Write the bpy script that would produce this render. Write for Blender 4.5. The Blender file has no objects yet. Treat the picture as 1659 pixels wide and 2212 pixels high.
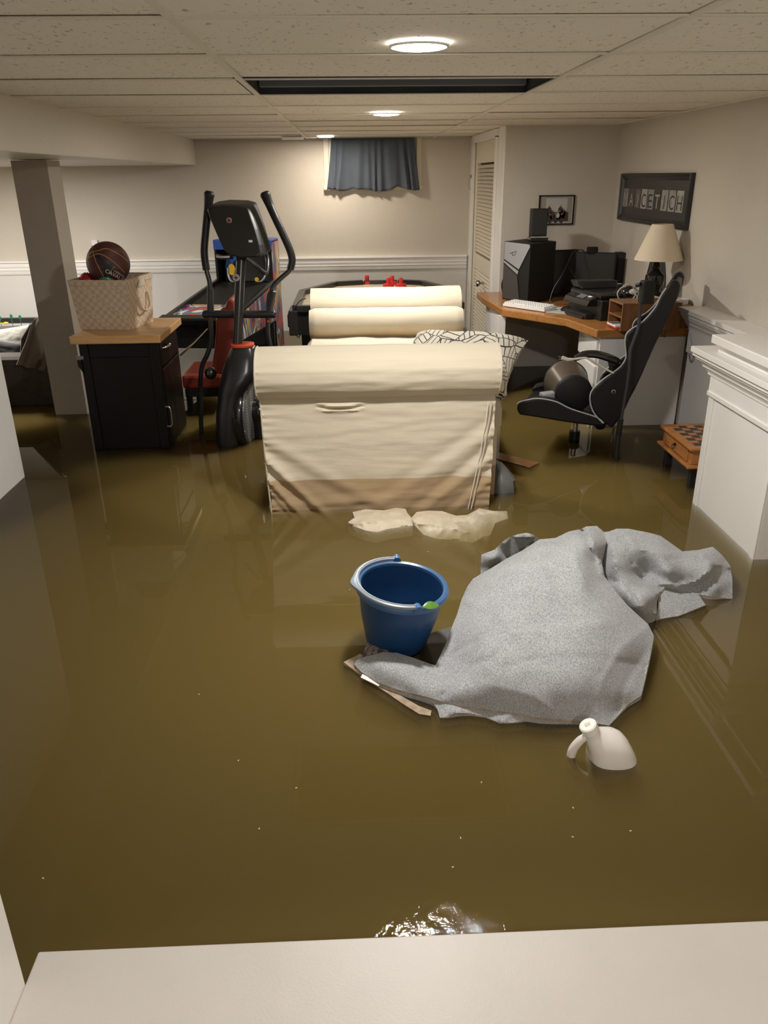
import bpy, bmesh, math, random
import numpy as np
from mathutils import Vector, Matrix, noise
from mathutils.geometry import delaunay_2d_cdt

random.seed(7)
SC = bpy.context.scene
COL = SC.collection
PI = math.pi

# ------------------------------------------------------------------ camera
W_PX, H_PX = 1659.0, 2212.0
F_PX = 1704.7
PITCH, ROLL, YAW = 0.40263, -0.01089, 0.03575
CAM = Vector((0, 0, 1.5))          # 1.5 m above the flood water (z = 0)
_f = Vector((math.sin(YAW) * math.cos(PITCH), math.cos(YAW) * math.cos(PITCH), -math.sin(PITCH)))
_r0 = Vector((math.cos(YAW), -math.sin(YAW), 0))
_u0 = _r0.cross(_f)
_r = _r0 * math.cos(ROLL) + _u0 * math.sin(ROLL)
_u = _u0 * math.cos(ROLL) - _r0 * math.sin(ROLL)
cd = bpy.data.cameras.new('camera')
cam = bpy.data.objects.new('camera', cd)
COL.objects.link(cam)
cam.matrix_world = Matrix(((_r.x, _u.x, -_f.x, CAM.x), (_r.y, _u.y, -_f.y, CAM.y), (_r.z, _u.z, -_f.z, CAM.z), (0, 0, 0, 1)))
cd.sensor_fit = 'VERTICAL'
cd.sensor_height = 36.0
cd.lens = F_PX / H_PX * 36.0
cd.clip_start = 0.05
SC.camera = cam

# ------------------------------------------------------------------ world, exposure, lamps' constants
w = bpy.data.worlds.new('world')
SC.world = w
w.use_nodes = True
w.node_tree.nodes['Background'].inputs[0].default_value = (0.9, 0.85, 0.78, 1)
w.node_tree.nodes['Background'].inputs[1].default_value = 0.02
SC.view_settings.view_transform = 'Standard'
SC.view_settings.look = 'None'
SC.view_settings.gamma = 1.0
SC.view_settings.exposure = 0.0
SC.view_settings.use_curve_mapping = False
cy = SC.cycles
cy.use_denoising = True
cy.max_bounces = 10
cy.diffuse_bounces = 5
cy.glossy_bounces = 4
cy.transmission_bounces = 6
cy.transparent_max_bounces = 10
cy.volume_bounces = 2
cy.sample_clamp_indirect = 6.0
cy.caustics_reflective = False
cy.caustics_refractive = False

CEIL = 1.84
FLOOR = -0.22
BACK = 8.5
RIGHT = 2.08
# x, y, watts, colour
LIGHTS = [(0.205, 2.56, 36, (1.0, 0.97, 0.925)), (0.225, 5.20, 31, (1.0, 0.945, 0.86)), (-0.21, 7.95, 12, (1.0, 0.88, 0.72))]
LAMP_FILL = [(-3.2, 6.6, 1.595, 80, (1.0, 0.95, 0.88)), (0.25, -0.75, CEIL - .012, 30, (1.0, 0.965, 0.92))]  # both out of view: left lamp inferred from bright wall, rear one added as fill


def ray(px, py):
    return _f + _r * ((px - W_PX / 2) / F_PX) - _u * ((py - H_PX / 2) / F_PX)
def az(px, py, z):
    d = ray(px, py); return CAM + d * ((z - CAM.z) / d.z)
def ay(px, py, y):
    d = ray(px, py); return CAM + d * (y / d.y)
def ax(px, py, x):
    d = ray(px, py); return CAM + d * (x / d.x)

# ------------------------------------------------------------------ materials
def mat(name, col, rough=0.5, metal=0.0, var=0.0, vscale=8.0, bump=0.0, bscale=60.0, coat=0.0, spec=0.5, sheen=0.0, stretch=None, sub=0.0):
    m = bpy.data.materials.new(name)
    m.use_nodes = True
    nt = m.node_tree; N = nt.nodes; L = nt.links
    b = N['Principled BSDF']
    b.inputs['Base Color'].default_value = (*col, 1)
    b.inputs['Roughness'].default_value = rough
    b.inputs['Metallic'].default_value = metal
    b.inputs['Specular IOR Level'].default_value = spec
    b.inputs['Coat Weight'].default_value = coat
    b.inputs['Sheen Weight'].default_value = sheen
    if sub:
        b.inputs['Subsurface Weight'].default_value = sub
        b.inputs['Subsurface Scale'].default_value = 0.02
    tc = N.new('ShaderNodeTexCoord')
    src = tc.outputs['Object']
    if stretch:
        mp = N.new('ShaderNodeMapping'); mp.inputs['Scale'].default_value = stretch
        L.new(src, mp.inputs[0]); src = mp.outputs[0]
    if var:
        n = N.new('ShaderNodeTexNoise'); n.inputs['Scale'].default_value = vscale; n.inputs['Detail'].default_value = 4
        L.new(src, n.inputs['Vector'])
        r = N.new('ShaderNodeValToRGB')
        r.color_ramp.elements[0].position = .3; r.color_ramp.elements[1].position = .7
        r.color_ramp.elements[0].color = (*[c * (1 - var) for c in col], 1)
        r.color_ramp.elements[1].color = (*[min(1, c * (1 + var)) for c in col], 1)
        L.new(n.outputs['Fac'], r.inputs[0]); L.new(r.outputs[0], b.inputs['Base Color'])
    if bump:
        n2 = N.new('ShaderNodeTexNoise'); n2.inputs['Scale'].default_value = bscale; n2.inputs['Detail'].default_value = 3
        L.new(src, n2.inputs['Vector'])
        bp = N.new('ShaderNodeBump'); bp.inputs['Strength'].default_value = bump; bp.inputs['Distance'].default_value = .004
        L.new(n2.outputs['Fac'], bp.inputs['Height']); L.new(bp.outputs[0], b.inputs['Normal'])
    return m

def nd(m):
    nt = m.node_tree; return nt.nodes, nt.links, nt.nodes['Principled BSDF']

def wood(name, c1, c2, axis='X', scale=14, rough=.35, coat=.3):
    m = mat(name, c1, rough, coat=coat)
    N, L, b = nd(m)
    tc = N.new('ShaderNodeTexCoord'); mp = N.new('ShaderNodeMapping')
    s = {'X': (1.2, 14, 14), 'Y': (14, 1.2, 14), 'Z': (14, 14, 1.2)}[axis]
    mp.inputs['Scale'].default_value = s
    n = N.new('ShaderNodeTexNoise'); n.inputs['Scale'].default_value = scale / 4; n.inputs['Detail'].default_value = 6
    n.inputs['Distortion'].default_value = .6
    r = N.new('ShaderNodeValToRGB'); r.color_ramp.elements[0].position = .35; r.color_ramp.elements[1].position = .68
    r.color_ramp.elements[0].color = (*c2, 1); r.color_ramp.elements[1].color = (*c1, 1)
    L.new(tc.outputs['Object'], mp.inputs[0]); L.new(mp.outputs[0], n.inputs['Vector'])
    L.new(n.outputs['Fac'], r.inputs[0]); L.new(r.outputs[0], b.inputs['Base Color'])
    return m

M = {}
M['wall'] = mat('wall_paint', (.60, .55, .475), .55, var=.03, vscale=2, bump=.25, bscale=110)
M['beam'] = mat('beam_paint', (.64, .60, .52), .38, bump=.5, bscale=70)
M['white'] = mat('white_trim_paint', (.84, .82, .79), .4, var=.02, vscale=3)
M['wains'] = mat('wainscot_paint', (.70, .68, .65), .5, var=.02, vscale=3)
M['step'] = mat('step_paint', (.58, .545, .505), .45, var=.03, vscale=6, bump=.1, bscale=200)
M['door'] = mat('cream_door_paint', (.74, .68, .56), .4)
M['floor'] = mat('floor_carpet', (.16, .13, .09), .9, var=.2, vscale=30)
M['black'] = mat('black_plastic', (.012, .012, .012), .35)
M['blackm'] = mat('black_matte', (.009, .0085, .008), .6, spec=.3)
M['gloss'] = mat('gloss_black', (.010, .010, .011), .16, coat=.4)
M['satin'] = mat('satin_black', (.018, .018, .019), .3)
M['leather'] = mat('black_leather', (.009, .009, .0095), .42, bump=.25, bscale=240, spec=.35)
M['piping'] = mat('grey_piping', (.42, .42, .42), .5)
M['chrome'] = mat('chrome', (.75, .74, .72), .12, metal=1)
M['steel'] = mat('brushed_nickel', (.45, .42, .38), .3, metal=1)
M['silver'] = mat('silver_plastic', (.40, .41, .43), .35, metal=.3)
M['grey'] = mat('grey_plastic', (.16, .16, .165), .4)
M['cabblack'] = mat('black_cabinet_paint', (.006, .005, .0045), .42, spec=.22)
M['butcher'] = wood('butcher_block', (.62, .36, .14), (.48, .26, .09), 'X')
M['oak'] = wood('oak_desk', (.46, .21, .06), (.34, .14, .035), 'X')
M['oakdark'] = wood('oak_dark', (.26, .12, .045), (.17, .075, .026), 'Z', coat=.1)
M['chesswood'] = wood('chess_wood', (.47, .20, .06), (.36, .14, .04), 'X')
M['chessdark'] = mat('chess_dark', (.035, .03, .032), .3)
M['plank'] = wood('wet_plank', (.26, .13, .05), (.18, .09, .035), 'X')
M['red'] = mat('red_vinyl', (.20, .027, .014), .42, bump=.1)
M['redp'] = mat('red_plastic', (.75, .03, .025), .35)
M['orange'] = mat('orange_trim', (.75, .09, .04), .4)
M['playf'] = mat('ivory_playfield', (.72, .62, .45), .3)
M['shade'] = mat('linen_shade', (.68, .58, .44), .8, bump=.2, bscale=400)
M['glass'] = mat('dark_glass', (.03, .03, .033), .06)
M['paper'] = mat('white_paper', (.78, .77, .75), .5)
M['key'] = mat('white_keycap', (.80, .79, .78), .4)
M['pad'] = mat('mouse_pad', (.52, .51, .50), .6)
M['bin'] = mat('bronze_bin', (.11, .088, .07), .3, metal=.35)
M['brown'] = mat('brown_sofa_fabric', (.055, .042, .033), .9, var=.25, vscale=12, bump=.3, bscale=200, sheen=.2)
M['throw'] = mat('taupe_throw', (.12, .10, .075), .9, bump=.3, bscale=150, sheen=.2)
M['pillow'] = mat('pale_pillow', (.56, .55, .48), .9, var=.15, vscale=25, bump=.4, bscale=60)
M['pillowg'] = mat('grey_pillow', (.10, .10, .11), .9)
M['green'] = mat('green_plastic', (.01, .15, .07), .4)
M['yellow'] = mat('yellow_plastic', (.80, .52, .05), .4)
M['blue'] = mat('blue_panel', (.035, .10, .42), .35)
M['bucket'] = mat('blue_bucket_plastic', (.012, .055, .155), .34, var=.06, vscale=5)
M['bucketrim'] = mat('bucket_rim_plastic', (.05, .125, .28), .3)
M['handle'] = mat('grey_bucket_handle', (.23, .27, .32), .35)
M['leaf'] = mat('green_leaf', (.10, .24, .03), .35, var=.25, vscale=40)
M['cord'] = mat('white_cord', (.62, .58, .50), .45)
M['bulb'] = mat('frosted_trim', (.8, .8, .78), .4)
M['curtain'] = mat('navy_curtain', (.060, .075, .100), .75, var=.12, vscale=5, sheen=.3)
M['mould_white'] = M['white']  # same plain white trim paint

def emis(name, col, s):
    m = bpy.data.materials.new(name); m.use_nodes = True
    N, L = m.node_tree.nodes, m.node_tree.links
    b = N['Principled BSDF']
    b.inputs['Base Color'].default_value = (*col, 1)
    b.inputs['Emission Color'].default_value = (*col, 1); b.inputs['Emission Strength'].default_value = s
    return m
M['glow'] = emis('lamp_diffuser', (1, .97, .92), 30)

# ceiling tile: fissured mineral fibre
m = mat('ceiling_tile', (.83, .785, .70), .85); M['tile'] = m
N, L, b = nd(m)
tc = N.new('ShaderNodeTexCoord')
mp = N.new('ShaderNodeMapping'); mp.inputs['Scale'].default_value = (1, .55, 1)
n1 = N.new('ShaderNodeTexNoise'); n1.inputs['Scale'].default_value = 62; n1.inputs['Detail'].default_value = 2; n1.inputs['Distortion'].default_value = .8
r1 = N.new('ShaderNodeValToRGB'); r1.color_ramp.elements[0].position = .635; r1.color_ramp.elements[1].position = .68
r1.color_ramp.elements[0].color = (.83, .785, .70, 1); r1.color_ramp.elements[1].color = (.50, .44, .36, 1)
L.new(tc.outputs['Object'], mp.inputs[0]); L.new(mp.outputs[0], n1.inputs['Vector']); L.new(n1.outputs['Fac'], r1.inputs[0]); L.new(r1.outputs[0], b.inputs['Base Color'])
M['void'] = mat('dark_plenum', (.035, .037, .042), .8, var=.3, vscale=5)
M['plenum_joist'] = mat('plenum_metal', (.16, .17, .19), .6)

# cream slipcover, with the brown tide mark of an earlier water level
m = mat('cream_slipcover', (.60, .53, .405), .85, sheen=.15); M['cream'] = m
N, L, b = nd(m)
g = N.new('ShaderNodeNewGeometry'); sx = N.new('ShaderNodeSeparateXYZ')
n1 = N.new('ShaderNodeTexNoise'); n1.inputs['Scale'].default_value = 3.0; n1.inputs['Detail'].default_value = 3
ma = N.new('ShaderNodeMath'); ma.operation = 'MULTIPLY_ADD'; ma.inputs[1].default_value = -.03
rr = N.new('ShaderNodeMapRange'); rr.inputs['From Min'].default_value = .140; rr.inputs['From Max'].default_value = .146
mx = N.new('ShaderNodeMix'); mx.data_type = 'RGBA'
mx.inputs['A'].default_value = (.40, .285, .165, 1); mx.inputs['B'].default_value = (.60, .53, .405, 1)
L.new(g.outputs['Position'], sx.inputs[0]); L.new(g.outputs['Position'], n1.inputs['Vector'])
L.new(n1.outputs['Fac'], ma.inputs[0]); L.new(sx.outputs['Z'], ma.inputs[2]); L.new(ma.outputs[0], rr.inputs['Value'])
L.new(rr.outputs[0], mx.inputs['Factor']); L.new(mx.outputs['Result'], b.inputs['Base Color'])
n2 = N.new('ShaderNodeTexNoise'); n2.inputs['Scale'].default_value = 16; n2.inputs['Detail'].default_value = 6; mpc = N.new('ShaderNodeMapping'); mpc.inputs['Scale'].default_value = (.45, 1, 2.6)
bp = N.new('ShaderNodeBump'); bp.inputs['Strength'].default_value = .35; bp.inputs['Distance'].default_value = .006
L.new(g.outputs['Position'], mpc.inputs[0]); L.new(mpc.outputs[0], n2.inputs['Vector']); L.new(n2.outputs['Fac'], bp.inputs['Height']); L.new(bp.outputs[0], b.inputs['Normal'])
M['creamc'] = mat('cream_cushion', (.57, .51, .40), .85, var=.04, bump=.3, bscale=30, sheen=.15)
m = mat('stained_bolster', (.66, .585, .46), .85, sheen=.15); M['bolster'] = m
N, L, b = nd(m)
g = N.new('ShaderNodeNewGeometry'); sx = N.new('ShaderNodeSeparateXYZ')
n1 = N.new('ShaderNodeTexNoise'); n1.inputs['Scale'].default_value = 4.0; n1.inputs['Detail'].default_value = 4
ma = N.new('ShaderNodeMath'); ma.operation = 'MULTIPLY_ADD'; ma.inputs[1].default_value = -.10
rr = N.new('ShaderNodeMapRange'); rr.inputs['From Min'].default_value = .50; rr.inputs['From Max'].default_value = .57
mx = N.new('ShaderNodeMix'); mx.data_type = 'RGBA'
mx.inputs['A'].default_value = (.45, .33, .19, 1); mx.inputs['B'].default_value = (.57, .51, .40, 1)
L.new(g.outputs['Position'], sx.inputs[0]); L.new(g.outputs['Position'], n1.inputs['Vector'])
L.new(n1.outputs['Fac'], ma.inputs[0]); L.new(sx.outputs['Z'], ma.inputs[2]); L.new(ma.outputs[0], rr.inputs['Value'])
L.new(rr.outputs[0], mx.inputs['Factor']); L.new(mx.outputs['Result'], b.inputs['Base Color'])

# leaf-print cotton
m = mat('leaf_print_cotton', (.66, .62, .53), .85); M['leafprint'] = m
N, L, b = nd(m)
tc = N.new('ShaderNodeTexCoord'); mp = N.new('ShaderNodeMapping'); mp.inputs['Scale'].default_value = (1, 1, 1.4)
vo = N.new('ShaderNodeTexVoronoi'); vo.feature = 'DISTANCE_TO_EDGE'; vo.inputs['Scale'].default_value = 9
v2 = N.new('ShaderNodeTexVoronoi'); v2.inputs['Scale'].default_value = 9
ml = N.new('ShaderNodeMath'); ml.operation = 'LESS_THAN'; ml.inputs[1].default_value = .022
wv = N.new('ShaderNodeTexWave'); wv.inputs['Scale'].default_value = 11; wv.inputs['Distortion'].default_value = 0
vr = N.new('ShaderNodeVectorRotate'); vr.rotation_type = 'EULER_XYZ'
sc3 = N.new('ShaderNodeVectorMath'); sc3.operation = 'SCALE'; sc3.inputs['Scale'].default_value = 6.28
mg = N.new('ShaderNodeMath'); mg.operation = 'GREATER_THAN'; mg.inputs[1].default_value = .93
mm = N.new('ShaderNodeMath'); mm.operation = 'MAXIMUM'
mx = N.new('ShaderNodeMix'); mx.data_type = 'RGBA'
mx.inputs['A'].default_value = (.66, .62, .53, 1); mx.inputs['B'].default_value = (.03, .027, .025, 1)
L.new(tc.outputs['Object'], mp.inputs[0])
for v in (vo, v2): L.new(mp.outputs[0], v.inputs['Vector'])
L.new(vo.outputs['Distance'], ml.inputs[0])
L.new(v2.outputs['Color'], sc3.inputs[0]); L.new(mp.outputs[0], vr.inputs['Vector']); L.new(sc3.outputs[0], vr.inputs['Rotation'])
L.new(vr.outputs[0], wv.inputs['Vector']); L.new(wv.outputs['Fac'], mg.inputs[0])
L.new(ml.outputs[0], mm.inputs[0]); L.new(mg.outputs[0], mm.inputs[1]); L.new(mm.outputs[0], mx.inputs['Factor'])
L.new(mx.outputs['Result'], b.inputs['Base Color'])

# woven basket
m = mat('woven_strap', (.52, .40, .27), .7); M['weave'] = m
N, L, b = nd(m)
tc = N.new('ShaderNodeTexCoord')
ck = N.new('ShaderNodeTexChecker'); ck.inputs['Scale'].default_value = 42
ck.inputs['Color1'].default_value = (.60, .49, .37, 1); ck.inputs['Color2'].default_value = (.49, .385, .275, 1)
mp = N.new('ShaderNodeMapping'); mp.inputs['Location'].default_value = (.003, .004, .005)
L.new(tc.outputs['Object'], mp.inputs[0]); L.new(mp.outputs[0], ck.inputs['Vector']); L.new(ck.outputs['Color'], b.inputs['Base Color'])
bp = N.new('ShaderNodeBump'); bp.inputs['Strength'].default_value = .5; bp.inputs['Distance'].default_value = .003
L.new(ck.outputs['Fac'], bp.inputs['Height']); L.new(bp.outputs[0], b.inputs['Normal'])

# grey heathered rug
m = mat('heather_grey_rug', (.33, .33, .335), .95, sheen=.2); M['rug'] = m
N, L, b = nd(m)
tc = N.new('ShaderNodeTexCoord')
n1 = N.new('ShaderNodeTexNoise'); n1.inputs['Scale'].default_value = 330; n1.inputs['Detail'].default_value = 3
n3 = N.new('ShaderNodeTexNoise'); n3.inputs['Scale'].default_value = 14; n3.inputs['Detail'].default_value = 5
mp = N.new('ShaderNodeMapping'); mp.inputs['Rotation'].default_value = (0, 0, .5); mp.inputs['Scale'].default_value = (1, .35, 1)
ad = N.new('ShaderNodeMath'); ad.operation = 'MULTIPLY_ADD'; ad.inputs[1].default_value = .16
r1 = N.new('ShaderNodeValToRGB'); r1.color_ramp.elements[0].position = .42; r1.color_ramp.elements[1].position = .74
r1.color_ramp.elements[0].color = (.215, .22, .235, 1); r1.color_ramp.elements[1].color = (.42, .425, .43, 1)
L.new(tc.outputs['Object'], mp.inputs[0]); L.new(mp.outputs[0], n1.inputs['Vector']); L.new(tc.outputs['Object'], n3.inputs['Vector'])
L.new(n3.outputs['Fac'], ad.inputs[0]); L.new(n1.outputs['Fac'], ad.inputs[2]); L.new(ad.outputs[0], r1.inputs[0]); L.new(r1.outputs[0], b.inputs['Base Color'])
bp = N.new('ShaderNodeBump'); bp.inputs['Strength'].default_value = .4; bp.inputs['Distance'].default_value = .002
L.new(n1.outputs['Fac'], bp.inputs['Height']); L.new(bp.outputs[0], b.inputs['Normal'])
M['rugback'] = mat('tan_rug_backing', (.34, .26, .18), .9, var=.3, vscale=40)
M['wetcloth'] = mat('wet_cream_cloth', (.62, .54, .41), .6, var=.08, vscale=14, bump=1.0, bscale=45)
M['jug'] = mat('translucent_jug', (.74, .71, .68), .25, sub=.3)
M['jugcap'] = mat('white_cap', (.86, .84, .78), .4)

# basketball
m = mat('maroon_basketball', (.085, .022, .020), .5, bump=.5, bscale=260); M['ball'] = m
M['ballline'] = mat('ball_channel', (.42, .26, .10), .5)
M['ballblack'] = mat('ball_black_panel', (.012, .013, .013), .5, bump=.4, bscale=260)
# blue-to-green spiky ball
m = mat('blue_green_rubber', (.02, .3, .3), .35); M['bgball'] = m
N, L, b = nd(m)
tc = N.new('ShaderNodeTexCoord'); sx = N.new('ShaderNodeSeparateXYZ'); r1 = N.new('ShaderNodeValToRGB')
mr = N.new('ShaderNodeMapRange'); mr.inputs['From Min'].default_value = -.05; mr.inputs['From Max'].default_value = .05
r1.color_ramp.elements[0].color = (.01, .09, .35, 1); r1.color_ramp.elements[1].color = (.06, .50, .05, 1)
L.new(tc.outputs['Object'], sx.inputs[0]); L.new(sx.outputs['X'], mr.inputs['Value']); L.new(mr.outputs[0], r1.inputs[0]); L.new(r1.outputs[0], b.inputs['Base Color'])
M['rball'] = mat('red_rubber', (.45, .025, .025), .35)

# ------------------------------------------------------------------ mesh builder
def worg(o):
    v = Vector((0, 0, 0))
    while o is not None:
        v += o.location; o = o.parent
    return v

class MB:
    def __init__(s): s.v = []; s.f = []; s.mi = []; s.cur = 0
    def add(s, vs, fs):
        o = len(s.v); s.v += [Vector(v) for v in vs]; s.f += [tuple(i + o for i in f) for f in fs]; s.mi += [s.cur] * len(fs); return s
    def box(s, x0, x1, y0, y1, z0, z1):
        return s.add([(x, y, z) for z in (z0, z1) for y in (y0, y1) for x in (x0, x1)],
                     [(0, 2, 3, 1), (4, 5, 7, 6), (0, 1, 5, 4), (2, 6, 7, 3), (0, 4, 6, 2), (1, 3, 7, 5)])
    def obox(s, c, ax_, ay_, az_, hx, hy, hz):
        c = Vector(c); a, b_, d = Vector(ax_).normalized() * hx, Vector(ay_).normalized() * hy, Vector(az_).normalized() * hz
        return s.add([c + a * i + b_ * j + d * k for k in (-1, 1) for j in (-1, 1) for i in (-1, 1)],
                     [(0, 2, 3, 1), (4, 5, 7, 6), (0, 1, 5, 4), (2, 6, 7, 3), (0, 4, 6, 2), (1, 3, 7, 5)])
    def rbox(s, c, yaw, hx, hy, z0, z1):
        c = Vector(c); return s.obox((c.x, c.y, (z0 + z1) / 2), (math.cos(yaw), math.sin(yaw), 0), (-math.sin(yaw), math.cos(yaw), 0), (0, 0, 1), hx, hy, (z1 - z0) / 2)
    def prism(s, poly, d):
        poly = [Vector(p) for p in poly]; d = Vector(d); n = len(poly)
        return s.add(poly + [p + d for p in poly], [tuple(range(n))[::-1], tuple(range(n, 2 * n))] + [(i, (i + 1) % n, (i + 1) % n + n, i + n) for i in range(n)])
    def hexa(s, b4, t4):
        return s.add(list(b4) + list(t4), [(3, 2, 1, 0), (4, 5, 6, 7)] + [(i, (i + 1) % 4, (i + 1) % 4 + 4, i + 4) for i in range(4)])
    def tube(s, pts, r, seg=10, cap=True, flat=1.0, smooth=0):
        pts = [Vector(p) for p in pts]
        rs = list(r) if hasattr(r, '__len__') else [r] * len(pts)
        if smooth: pts, rs = crv(pts, rs, smooth)
        n = len(pts); rings = []
        t = (pts[1] - pts[0]).normalized()
        up = Vector((0, 0, 1)) if abs(t.z) < .9 else Vector((0, 1, 0))
        nv = (up - t * up.dot(t)).normalized()
        for i in range(n):
            t = (pts[min(i + 1, n - 1)] - pts[max(i - 1, 0)]).normalized()
            nv = (nv - t * nv.dot(t)).normalized(); bv = t.cross(nv)
            rings.append([pts[i] + nv * (math.cos(2 * PI * k / seg) * rs[i]) + bv * (math.sin(2 * PI * k / seg) * rs[i] * flat) for k in range(seg)])
        return s.loft(rings, cap)
    def loft(s, rings, cap=True):
        k = len(rings[0]); vs = [v for r in rings for v in r]; fs = []
        for i in range(len(rings) - 1):
            for j in range(k):
                a = i * k + j; b_ = i * k + (j + 1) % k
                fs.append((a, b_, b_ + k, a + k))
        if cap: fs.append(tuple(range(k))[::-1]); fs.append(tuple(range((len(rings) - 1) * k, len(rings) * k)))
        return s.add(vs, fs)
    def lathe(s, prof, c, axis=(0, 0, 1), seg=32, cap=False, sx=1.0):
        c = Vector(c); a = Vector(axis).normalized()
        u = a.orthogonal().normalized(); v = a.cross(u)
        rings = [[c + a * h + u * (math.cos(2 * PI * k / seg) * r * sx) + v * (math.sin(2 * PI * k / seg) * r) for k in range(seg)] for r, h in prof]
        return s.loft(rings, cap)
    def sphere(s, c, r, seg=24, rings=14, sc=(1, 1, 1)):
        c = Vector(c); R = []
        for i in range(1, rings):
            th = PI * i / rings
            R.append([c + Vector((math.sin(th) * math.cos(2 * PI * k / seg) * r * sc[0], math.sin(th) * math.sin(2 * PI * k / seg) * r * sc[1], -math.cos(th) * r * sc[2])) for k in range(seg)])
        return s.loft(R, True)
    def sections(s, secs, seg=28, ex=2.4):
        R = []
        for (z, cx_, cy_, rx, ry) in secs:
            ring = []
            for k in range(seg):
                t = 2 * PI * k / seg; c_, s_ = math.cos(t), math.sin(t)
                ring.append(Vector((cx_ + rx * math.copysign(abs(c_) ** (2 / ex), c_), cy_ + ry * math.copysign(abs(s_) ** (2 / ex), s_), z)))
            R.append(ring)
        return s.loft(R, True)
    def build(s, name, m, parent=None, smooth=False, bevel=0, subd=0, label=None):
        vs = s.v
        if parent is not None: org = worg(parent)
        else:
            xs = [v.x for v in vs]; ys = [v.y for v in vs]; zs = [v.z for v in vs]
            org = Vector(((min(xs) + max(xs)) / 2, (min(ys) + max(ys)) / 2, min(zs)))
        me = bpy.data.meshes.new(name)
        me.from_pydata([tuple(v - org) for v in vs], [], s.f)
        ms = m if isinstance(m, (list, tuple)) else [m]
        for q in ms: me.materials.append(q)
        me.polygons.foreach_set('material_index', s.mi)
        bm = bmesh.new(); bm.from_mesh(me); bmesh.ops.recalc_face_normals(bm, faces=bm.faces); bm.to_mesh(me); bm.free()
        if smooth: me.polygons.foreach_set('use_smooth', [True] * len(me.polygons))
        o = bpy.data.objects.new(name, me); COL.objects.link(o)
        if parent is not None: o.parent = parent
        else: o.location = org
        if bevel:
            md = o.modifiers.new('bevel', 'BEVEL'); md.width = bevel; md.segments = 2; md.limit_method = 'ANGLE'; md.angle_limit = .6
        if subd:
            md = o.modifiers.new('subd', 'SUBSURF'); md.levels = subd; md.render_levels = subd
        if label: o['label'] = label
        if smooth and not subd:
            try: me.set_sharp_from_angle(angle=.7)
            except Exception: pass
        return o

def crv(pts, rs, n):
    P = [pts[0]] + list(pts) + [pts[-1]]; Rr = [rs[0]] + list(rs) + [rs[-1]]; out = []; ro = []
    for i in range(1, len(P) - 2):
        for k in range(n):
            t = k / n; t2, t3 = t * t, t * t * t
            c = (-.5 * t3 + t2 - .5 * t, 1.5 * t3 - 2.5 * t2 + 1, -1.5 * t3 + 2 * t2 + .5 * t, .5 * t3 - .5 * t2)
            out.append(P[i - 1] * c[0] + P[i] * c[1] + P[i + 1] * c[2] + P[i + 2] * c[3]); ro.append(Rr[i] * (1 - t) + Rr[i + 1] * t)
    out.append(P[-2]); ro.append(Rr[-2]); return out, ro

def tag(o, label, cat, group=None, kind=None):
    o['label'] = label; o['category'] = cat
    if group: o['group'] = group
    if kind: o['kind'] = kind
    return o
def thing(name, loc, label, cat, group=None):
    o = bpy.data.objects.new(name, None); COL.objects.link(o); o.location = loc; o.empty_display_size = .1
    return tag(o, label, cat, group)
def struct(name, mb, m, smooth=False, bevel=0, parent=None):
    o = mb.build(name, m, parent, smooth, bevel); 
    if parent is None: o['kind'] = 'structure'
    return o
def copy_tree(o, loc):
    r = o.copy(); COL.objects.link(r); r.location = loc
    for ch in o.children:
        c = ch.copy(); COL.objects.link(c); c.parent = r
        for g_ in ch.children:
            d = g_.copy(); COL.objects.link(d); d.parent = c
    return r
def g1(x, s): return math.exp(-(x / s) ** 2)
def nz(x, y=0, z=0): return noise.noise(Vector((x, y, z)))
def text_verts(txt, size, extrude=.0006, spacing=1.0):
    cu = bpy.data.curves.new('t', 'FONT'); cu.body = txt; cu.size = size; cu.extrude = extrude
    cu.align_x = 'CENTER'; cu.align_y = 'CENTER'; cu.space_character = spacing
    ob = bpy.data.objects.new('t', cu); COL.objects.link(ob)
    dg = bpy.context.evaluated_depsgraph_get(); me = ob.evaluated_get(dg).to_mesh()
    vs = [v.co.copy() for v in me.vertices]; fs = [tuple(p.vertices) for p in me.polygons]
    ob.evaluated_get(dg).to_mesh_clear(); bpy.data.objects.remove(ob); bpy.data.curves.remove(cu)
    return vs, fs

# ================================================================== STRUCTURE
X0 = -4.3
struct('floor', MB().box(X0, 2.4, -1.6, BACK + .1, FLOOR - .1, FLOOR), M['floor'])
# back wall with a window hole
WX0, WX1, WZ0 = -.20, .66, 1.42
b = MB().box(X0, WX0, BACK, BACK + .12, FLOOR, 2.2).box(WX1, 1.3, BACK, BACK + .12, FLOOR, 2.2).box(WX0, WX1, BACK, BACK + .12, FLOOR, WZ0).box(WX0, WX1, BACK, BACK + .12, CEIL + .02, 2.2)
struct('wall_back', b, M['wall'])
struct('wall_far_left', MB().box(X0 - .1, X0, -1.6, BACK + .1, FLOOR, 2.2), M['wall'])
struct('wall_right', MB().box(RIGHT, RIGHT + .12, -1.6, 6.72, FLOOR, 2.2), M['wall'])
struct('wall_front', MB().box(X0, 2.2, -1.7, -1.6, FLOOR, 2.2), M['wall'])
struct('wall_desk_side', MB().box(1.2, RIGHT + .1, 6.6, 6.72, FLOOR, 2.2), M['wall'])
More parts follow.
